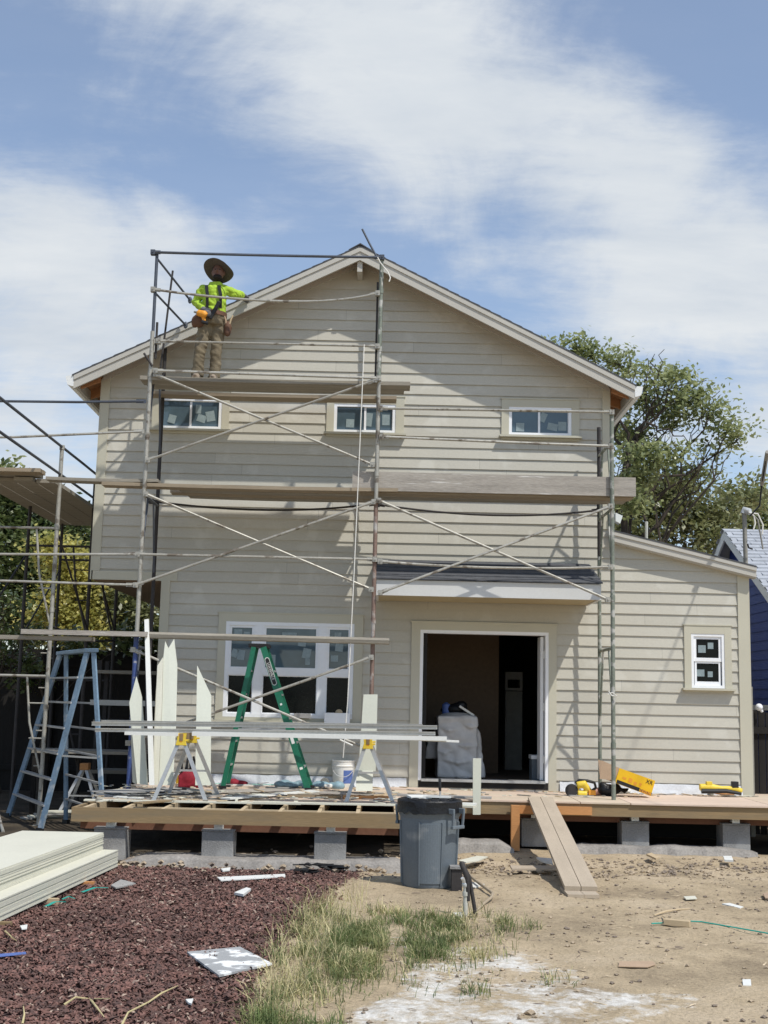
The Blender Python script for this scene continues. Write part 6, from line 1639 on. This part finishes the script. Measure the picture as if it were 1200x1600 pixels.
MB().beam(V((sb.x - .2, .55, .3)), V((sb.x + .2, .55, .3)), .02, .02).build('spreader', mat['alu'], sh)
gb = G(70, 1283, 0)
r_ = random.Random(12)
for k, lab in enumerate(('lowest board of the small ground pile behind the blue stepladder', 'second board of the small ground pile behind the blue stepladder', 'third board of the small ground pile behind the blue stepladder', 'top board of the small ground pile behind the blue stepladder')):
    MB().obox(V((gb.x + .1 + .05 * k, gb.y + .5, .015 + .026 * k)), 1.1 - .08 * k, .22, .02, Matrix.Rotation(r_.uniform(.5, .8), 3, 'Z')).build('board', mat['cream_board' if k % 2 else 'grey_board'], None, label=lab, cat='board', group='small pile of boards on the ground')
vt = G(0, 1300, 0)
MB().tube([G(-12, 1240, .3), G(5, 1300, .01)], .02, 8).build('prop_pole', mat['galv'], None, label='pale pole foot at the very left edge in front of the blue stepladder', cat='pole')
hb = thing('shelf_rack', 'grey metal rack with a pale rail under the cantilever behind the ladders', 'rack', (-3.6, 2.5, 0))
for x in (-4.3, -3.2):
    for y in (2.3, 2.8): MB().box(x - .03, x + .03, y - .03, y + .03, 0, 2.2).build('upright', mat['iron'], hb)
for z in (.5, 1.25, 2.0): MB().box(-4.35, -3.15, 2.25, 2.85, z, z + .05).build('shelf', mat['weathered'], hb)
MB().box(-4.4, -3.1, 2.20, 2.249, 1.52, 1.60).build('rail', mat['alu'], hb)
# ================================================================== WORKER ON THE SCAFFOLD
YW = -1.02
def J(px, py, dy=0.0): return P(px, py, YW + dy)
zfoot = ZP + .001
skin = M('skin', (.15, .075, .05), .6, .1, 8, 60, .05)
hivis = M('hi_vis_shirt', (.36, .53, .045), .85, .25, 7, 40, .4)
trousers = M('khaki_trousers', (.155, .125, .08), .9, .22, 6, 60, .3, c2=(.23, .19, .125), c2t=.58, c2s=5, c2soft=.1)
hatm = M('straw_hat', (.085, .072, .062), .9, .15, 20, 80, .3)
leather = M('leather_pouch', (.12, .06, .035), .75, .25, 8, 60, .2)
glove = M('grey_glove', (.13, .13, .14), .85, .2, 10, 60, .2)
boot = M('work_boot', (.30, .24, .18), .85, .2, 8, 50, .2)
fl_, fr_ = J(318, 580), J(335, 581, .05)
wk = thing('person', 'worker in a lime hi-vis shirt and wide-brimmed hat standing on the top scaffold platform', 'person', V(((fl_.x + fr_.x) / 2, YW, zfoot)))
hip = J(333, 500); hl, hr = J(323, 506, .0), J(342, 506, .02)
kl, kr = J(313, 544, -.04), J(338, 546, .0)
al, ar = V((J(309, 572).x, YW + .0, zfoot + .09)), V((J(335, 573).x, YW + .05, zfoot + .09))
waist = J(335, 487, .02); chest = J(335, 458, .0); neck = J(338, 441, -.02); head = J(341, 426, -.05)
shl, shr = J(318, 452, .03), J(352, 453, .03)
ell_, elr = J(306, 472, .06), J(369, 460, .22)
wrl, wrr = J(319, 484, -.14), J(379, 461, .46)
# --- body: one continuous surface
b = MB()
hm_ = Matrix.Rotation(rad(-4), 3, 'X')
b.ell(head, .078, .095, .115, hm_, 18, 12)
b.ell(head + hm_ @ V((0, -.035, -.055)), .056, .06, .058, hm_, 14, 9)
b.tube([head + hm_ @ V((0, -.095, .015)), head + hm_ @ V((0, -.122, -.022)), head + hm_ @ V((0, -.095, -.035))], [.009, .017, .012], 8)
for s in (-1, 1): b.ell(head + hm_ @ V((s * .078, .005, -.005)), .014, .024, .034, hm_, 8, 7)
b.tube([head - V((0, -.02, .07)), neck - V((0, 0, .06))], [.056, .066], 12)
b.tube([neck - V((0, 0, .06)), chest, waist, hip - V((0, 0, .03))], [.062, .130, .125, .135], 16)
for s0_, s1_, s2_ in ((shl, ell_, wrl), (shr, elr, wrr)): b.tube([chest.lerp(s0_, .7), s0_, s0_.lerp(s1_, .5), s1_, s1_.lerp(s2_, .35), s2_], [.06, .058, .048, .040, .042, .028], 12)
for h_, k_, a_ in ((hl, kl, al), (hr, kr, ar)): b.tube([h_, h_.lerp(k_, .5), k_, k_.lerp(a_, .4), a_], [.088, .076, .056, .055, .038], 12)
def hand(mb, wr, d, up, curl, s, k=1.0):
    """palm, four unequal bent fingers and a thumb leaving the side of the palm"""
    d = V(d).normalized(); up = V(up); up = (up - d * up.dot(d)).normalized(); sd = d.cross(up) * s
    pc = wr + d * .05
    m = Matrix((d, sd, up)).transposed()
    mb.ell(pc, .052 * k, .042 * k, .017 * k * k, m, 12, 8)
    for i, (o, L_) in enumerate(((-.030, .062), (-.010, .074), (.011, .070), (.030, .055))):
        r0 = pc + d * .042 + sd * o; p1 = r0 + (d * math.cos(curl) - up * math.sin(curl)) * L_ * .5
        p2 = p1 + (d * math.cos(curl * 2) - up * math.sin(curl * 2)) * L_ * .3; p3 = p2 + (d * math.cos(curl * 2.8) - up * math.sin(curl * 2.8)) * L_ * .25
        mb.tube([r0 - d * .02, r0, p1, p2, p3], [.0095 * k, .0092 * k, .0088 * k, .0082 * k, .0065 * k], 8)
    t0 = pc - d * .015 - sd * .035; mb.tube([t0 + sd * .02, t0, t0 - sd * .022 + d * .03 - up * .01, t0 - sd * .018 + d * .058 - up * .024], [.013 * k, .0125 * k, .011 * k, .008 * k], 8)
dL = (wrl - ell_).normalized(); dRt = (wrr - elr).normalized()
hand(b, wrl, dL + V((.2, -.2, -.1)), V((0, -1, .4)), .75, 1)
hand(b, wrr, V((.35, .9, -.15)), V((0, 0, 1)), .45, -1)
solid(b, 'body', skin, wk, .0065, 3)
for w0_, d0_, u0_, c0_, sg_ in ((wrl, dL + V((.2, -.2, -.1)), V((0, -1, .4)), .75, 1), (wrr, V((.35, .9, -.15)), V((0, 0, 1)), .45, -1)):
    gm_ = MB(); hand(gm_, w0_, d0_, u0_, c0_, sg_, 1.32); gm_.tube([w0_ - V(d0_).normalized() * .05, w0_ + V(d0_).normalized() * .02], [.040, .036], 12)
    solid(gm_, 'glove', glove, wk, .0065, 2)
for s in (-1, 1):
    MB().ell(head + hm_ @ V((s * .030, -.086, .012)), .011, .009, .007, hm_, 8, 6).build('eye', mat['black'], wk, smooth=True)
MB().ell(head + hm_ @ V((0, -.098, -.060)), .024, .008, .006, hm_, 10, 6).build('mouth', M('lips', (.13, .05, .045), .6, .05), wk, smooth=True)
solid(MB().ell(head + hm_ @ V((0, -.050, -.088)), .062, .058, .042, hm_).ell(head + hm_ @ V((0, .03, -.10)), .075, .075, .05, hm_), 'beard', M('dark_beard', (.018, .014, .012), .95, .2, 30, 80, .3), wk, .008, 2)
MB().ell(head + hm_ @ V((0, .022, .03)), .088, .095, .095, hm_, 16, 10).build('hair', mat['black'], wk, smooth=True)
# --- clothing
s_ = MB()
s_.tube([neck - V((0, .005, .005)), neck - V((0, 0, .05)), neck.lerp(chest, .55), chest, chest.lerp(waist, .6), waist - V((0, 0, .02)), waist - V((0, 0, .09))], [.080, .098, .150, .162, .156, .155, .165], 20)
s_.ell(shl.lerp(chest, .3), .075, .08, .06); s_.ell(shr.lerp(chest, .3), .075, .08, .06)
for s0_, s1_, s2_ in ((shl, ell_, wrl), (shr, elr, wrr)):
    pts = [s0_.lerp(chest, .35), s0_, s0_.lerp(s1_, .35), s0_.lerp(s1_, .65), s1_, s1_.lerp(s2_, .4), s1_.lerp(s2_, .75), s1_.lerp(s2_, .93)]
    s_.tube(pts, [.078, .076, .066, .070, .062, .060, .052, .044], 12)
rr = random.Random(5)
wrinkle(solid(s_, 'shirt', hivis, wk, .010, 3), .016, 7, 7, 11, 3)
MB().tube([neck - V((.0, .0, .035)), neck - V((0, .01, .0))], [.088, .072], 16).build('collar', hivis, wk, smooth=True)
t_ = MB()
t_.tube([waist - V((0, 0, .05)), hip, hip - V((0, 0, .09))], [.160, .172, .15], 18)
for h_, k_, a_ in ((hl, kl, al), (hr, kr, ar)):
    t_.tube([h_ + V((0, 0, .03)), h_.lerp(k_, .35), h_.lerp(k_, .7), k_, k_.lerp(a_, .35), k_.lerp(a_, .7), a_ - V((0, 0, .015)), a_ - V((0, 0, .04))], [.108, .100, .086, .079, .076, .076, .082, .080], 14)
wrinkle(solid(t_, 'trousers', trousers, wk, .010, 3), .015, 6, 6, 9, 8)
for a_ in (al, ar):
    solid(MB().ell(V((a_.x, a_.y - .06, zfoot + .045)), .052, .13, .045).ell(V((a_.x, a_.y + .02, zfoot + .07)), .05, .06, .07).box(a_.x - .045, a_.x + .045, a_.y - .17, a_.y + .06, zfoot, zfoot + .03), 'boot', boot, wk, .009, 3)
# --- hat
hc = head + hm_ @ V((0, .012, .040)); hmx = Matrix.Rotation(rad(-30), 3, 'X') @ Matrix.Rotation(rad(13), 3, 'Y')
ht_ = MB(); prof = [(.095, -.004), (.14, -.008), (.185, -.004), (.205, .002), (.208, .008), (.185, .004), (.14, .0), (.105, .006), (.100, .05), (.090, .098), (.06, .115), (.012, .112), (.010, .10), (.084, .09), (.092, .0)]
ht_.lathe(prof, hc, 40, hmx); inv_ = hmx.inverted()
for i_, p_ in enumerate(ht_.v):
    q_ = inv_ @ (p_ - hc); r_2 = math.hypot(q_.x, q_.y); an_ = math.atan2(q_.y, q_.x)
    q_.z += max(0, r_2 - .10) * (.16 * math.sin(2 * an_ + .6) + .10 * math.sin(3 * an_)) - max(0, r_2 - .12) * .18; ht_.v[i_] = hc + hmx @ q_
hto = ht_.build('hat', hatm, wk, smooth=True)
MB().lathe([(.106, .008), (.108, .03), (.103, .032), (.102, .008)], hc, 32, hmx).build('hat_band', mat['black'], hto, smooth=True)
# --- harness, belt and pouches
for x0_, x1_ in ((shl.lerp(chest, .42), waist + V((-.075, -.155, .02))), (shr.lerp(chest, .45), waist + V((.10, -.150, .02)))):
    top_ = x0_ + V((0, -.03, .07)); p1 = V((top_.x, YW - .155, chest.z + .05)); p2 = V((x1_.x, YW - .165, chest.z - .08))
    MB().beam(top_ + V((0, .05, 0)), p1, .042, .012, up=(0, -1, .3)).beam(p1, p2, .042, .012, up=(0, -1, 0)).beam(p2, x1_ - V((0, 0, .02)), .036, .012, up=(0, -1, 0)).build('harness_strap', mat['black'], wk)
MB().lathe([(.172, -.028), (.180, -.028), (.180, .028), (.172, .028)], hip + V((0, 0, .06)), 30).build('belt', leather, wk, smooth=True)
pl = J(311, 501, -.10); pr2 = J(356, 513, -.04)
solid(MB().ell(pl, .075, .055, .10, Matrix.Rotation(rad(-15), 3, 'Y')).ell(pl + V((.05, -.01, .06)), .07, .055, .07).ell(pl + V((-.055, .02, -.01)), .05, .05, .085), 'tool_pouch', leather, wk, .010, 3)
solid(MB().ell(pr2, .05, .06, .10).ell(pr2 + V((0, -.02, -.06)), .045, .045, .06), 'tool_pouch', leather, wk, .010, 3)
sg = J(351, 490, -.12)
MB().beam(J(328, 498, -.17), J(343, 471, -.18), .05, .03, up=(0, -1, 0)).build('black_holster', mat['black'], wk, bevel=.008)
# things hanging from the belt
dpos = J(317, 494, -.20)
dr_ = thing('cordless_drill', 'orange-yellow cordless drill hanging on the worker\'s tool pouch', 'power tool', dpos)
solid(MB().tube([dpos + V((-.07, 0, .045)), dpos + V((.02, -.02, .02)), dpos + V((.05, -.02, .0))], [.042, .050, .036], 10).tube([dpos + V((.0, 0, .02)), dpos + V((.02, 0, -.07))], .026, 8), 'body', mat['orange'], dr_, .008, 3)
MB().tube([dpos + V((-.07, 0, .047)), dpos + V((-.12, .01, .06))], [.022, .012], 8).build('chuck', mat['cable'], dr_, smooth=True)
MB().obox(dpos + V((.03, 0, -.085)), .085, .06, .035, Matrix.Rotation(.25, 3, 'Y')).build('battery', mat['black'], dr_, bevel=.006)
for dx, lab, m_ in ((-.02, 'plier handles poking from the worker\'s right-hand pouch', 'carton'), (.025, 'pale tool handle in the worker\'s right-hand pouch, beside the pliers', 'lumber_light')):
    q = pr2 + V((dx, -.03, .05)); MB().tube([q, q + V((dx * .6, 0, .06)), q + V((dx * 1.6, 0, .12))], [.010, .012, .008], 7).build('hand_tool', mat[m_], None, smooth=True, label=lab, cat='tool')
# ================================================================== LIGHT AND SKY
SUN = V((1.0, -1.05, 2.25)).normalized()
sd_ = bpy.data.lights.new('sun', 'SUN'); sd_.energy = 3.15; sd_.angle = rad(.8); sd_.color = (1.0, .965, .90)
so_ = bpy.data.objects.new('sun', sd_); COL.objects.link(so_); so_.rotation_euler = SUN.to_track_quat('Z', 'Y').to_euler(); so_.location = (10, -10, 20)
w_ = bpy.data.worlds.new('World'); scene.world = w_; w_.use_nodes = True
nt = w_.node_tree; N = nt.nodes; L = nt.links
bg = N['Background']; SKY_STRENGTH = .13; bg.inputs['Strength'].default_value = SKY_STRENGTH
sk = N.new('ShaderNodeTexSky'); sk.sky_type = 'NISHITA'; sk.sun_disc = False
sk.sun_elevation = math.asin(SUN.z); sk.sun_rotation = math.atan2(SUN.x, SUN.y)
sk.air_density = 1.0; sk.dust_density = .6; sk.ozone_density = 2.4
tc = N.new('ShaderNodeTexCoord')
nrm_n = N.new('ShaderNodeVectorMath'); nrm_n.operation = 'NORMALIZE'; L.new(tc.outputs['Generated'], nrm_n.inputs[0])
D_ = nrm_n.outputs[0]
def mth(op, a, b=None, cl=False):
    n = N.new('ShaderNodeMath'); n.operation = op; n.use_clamp = cl
    for i, q in enumerate((a, b)):
        if q is None: continue
        if isinstance(q, (int, float)): n.inputs[i].default_value = q
        else: L.new(q, n.inputs[i])
    return n.outputs[0]
sx = N.new('ShaderNodeSeparateXYZ'); L.new(D_, sx.inputs[0])
# cloud layer: directions met with a flat layer overhead, softened towards the horizon
den = mth('ADD', mth('MAXIMUM', sx.outputs[2], 0.0), .16)
cb = N.new('ShaderNodeCombineXYZ'); L.new(mth('DIVIDE', sx.outputs[0], den), cb.inputs[0]); L.new(mth('DIVIDE', sx.outputs[1], den), cb.inputs[1])
mp = N.new('ShaderNodeMapping'); mp.inputs['Rotation'].default_value = (0, 0, rad(-38)); mp.inputs['Scale'].default_value = (1.0, 2.1, 1); mp.inputs['Location'].default_value = (3.1, 1.7, 0)
L.new(cb.outputs[0], mp.inputs['Vector'])
def nz(s, d, r, dist=0.0, src=None):
    n = N.new('ShaderNodeTexNoise'); n.inputs['Scale'].default_value = s; n.inputs['Detail'].default_value = d; n.inputs['Roughness'].default_value = r; n.inputs['Distortion'].default_value = dist
    L.new(src or mp.outputs[0], n.inputs['Vector']); return n.outputs['Fac']
acc = mth('MULTIPLY', mth('SUBTRACT', nz(1.1, 9, .56, .5), .5), 1.9)
acc = mth('ADD', acc, mth('MULTIPLY', mth('SUBTRACT', nz(3.6, 9, .66, .6), .5), .75))
acc = mth('ADD', acc, mth('MULTIPLY', mth('SUBTRACT', nz(9.0, 9, .7, .4), .5), .5))
acc = mth('ADD', acc, mth('MULTIPLY', mth('SUBTRACT', nz(7.0, 9, .62, .5, D_), .5), 1.5))
acc = mth('ADD', acc, .15)
# clouds thinned behind the viewer and overhead, out of view, to cut fill light
acc = mth('SUBTRACT', acc, mth('MULTIPLY', mth('MULTIPLY', mth('SUBTRACT', .45, sx.outputs[1]), 1.2, True), .75))
# where the big banks and blue gaps stand in the sky
for px, py, s, wgt in ((330, 40, 150, .42), (560, 90, 150, .50), (760, 130, 140, .46), (930, 220, 130, .42), (1060, 320, 130, .34), (1160, 420, 130, .26), (640, 180, 120, .22), (150, -30, 120, .3),
                       (90, 370, 140, .55), (210, 430, 110, .42), (330, 400, 70, .25), (60, 620, 100, .38), (40, 700, 90, .3), (1010, 470, 110, .12), (720, 400, 60, .18), (1180, 620, 120, .22), (1100, 520, 120, .1),
                       (130, 190, 110, -.40), (300, 260, 120, -.42), (450, 310, 120, -.40), (20, 120, 90, -.35), (580, 330, 100, -.28), (750, 330, 90, -.16), (1140, 60, 90, -.62), (1190, 170, 70, -.35), (150, 540, 80, -.18), (620, 300, 80, -.15), (840, 400, 90, -.10), (880, 20, 70, -.12)):
    d = ray(px, py).normalized(); sg = s / FPX
    dt = N.new('ShaderNodeVectorMath'); dt.operation = 'DOT_PRODUCT'; L.new(D_, dt.inputs[0]); dt.inputs[1].default_value = d
    e = mth('EXPONENT', mth('MULTIPLY', mth('SUBTRACT', dt.outputs['Value'], 1.0), 1 / (sg * sg)))
    acc = mth('ADD', acc, mth('MULTIPLY', e, wgt))
mr = N.new('ShaderNodeMapRange'); mr.interpolation_type = 'SMOOTHSTEP'; mr.inputs[1].default_value = -.10; mr.inputs[2].default_value = .95; mr.inputs[3].default_value = .17; mr.inputs[4].default_value = 1.0
L.new(acc, mr.inputs[0])
# cloud brightness varies a little with thickness
cr = N.new('ShaderNodeMix'); cr.data_type = 'RGBA'
CL = .56 / SKY_STRENGTH
cr.inputs[6].default_value = (CL * .80, CL * .90, CL * 1.03, 1); cr.inputs[7].default_value = (CL * 1.20, CL * 1.24, CL * 1.265, 1)
L.new(mth('ADD', mth('MULTIPLY', nz(2.2, 6, .6, .2), 1.6), -.3, True), cr.inputs[0])
mx = N.new('ShaderNodeMix'); mx.data_type = 'RGBA'
L.new(mr.outputs[0], mx.inputs[0]); L.new(sk.outputs[0], mx.inputs[6]); L.new(cr.outputs[2], mx.inputs[7])
L.new(mx.outputs[2], bg.inputs['Color'])
scene.view_settings.view_transform = 'Standard'; scene.view_settings.look = 'None'; scene.view_settings.gamma = 1; scene.view_settings.exposure = .30
scene.render.engine = 'CYCLES'
scene.cycles.max_bounces = 8; scene.cycles.diffuse_bounces = 4; scene.cycles.use_denoising = True
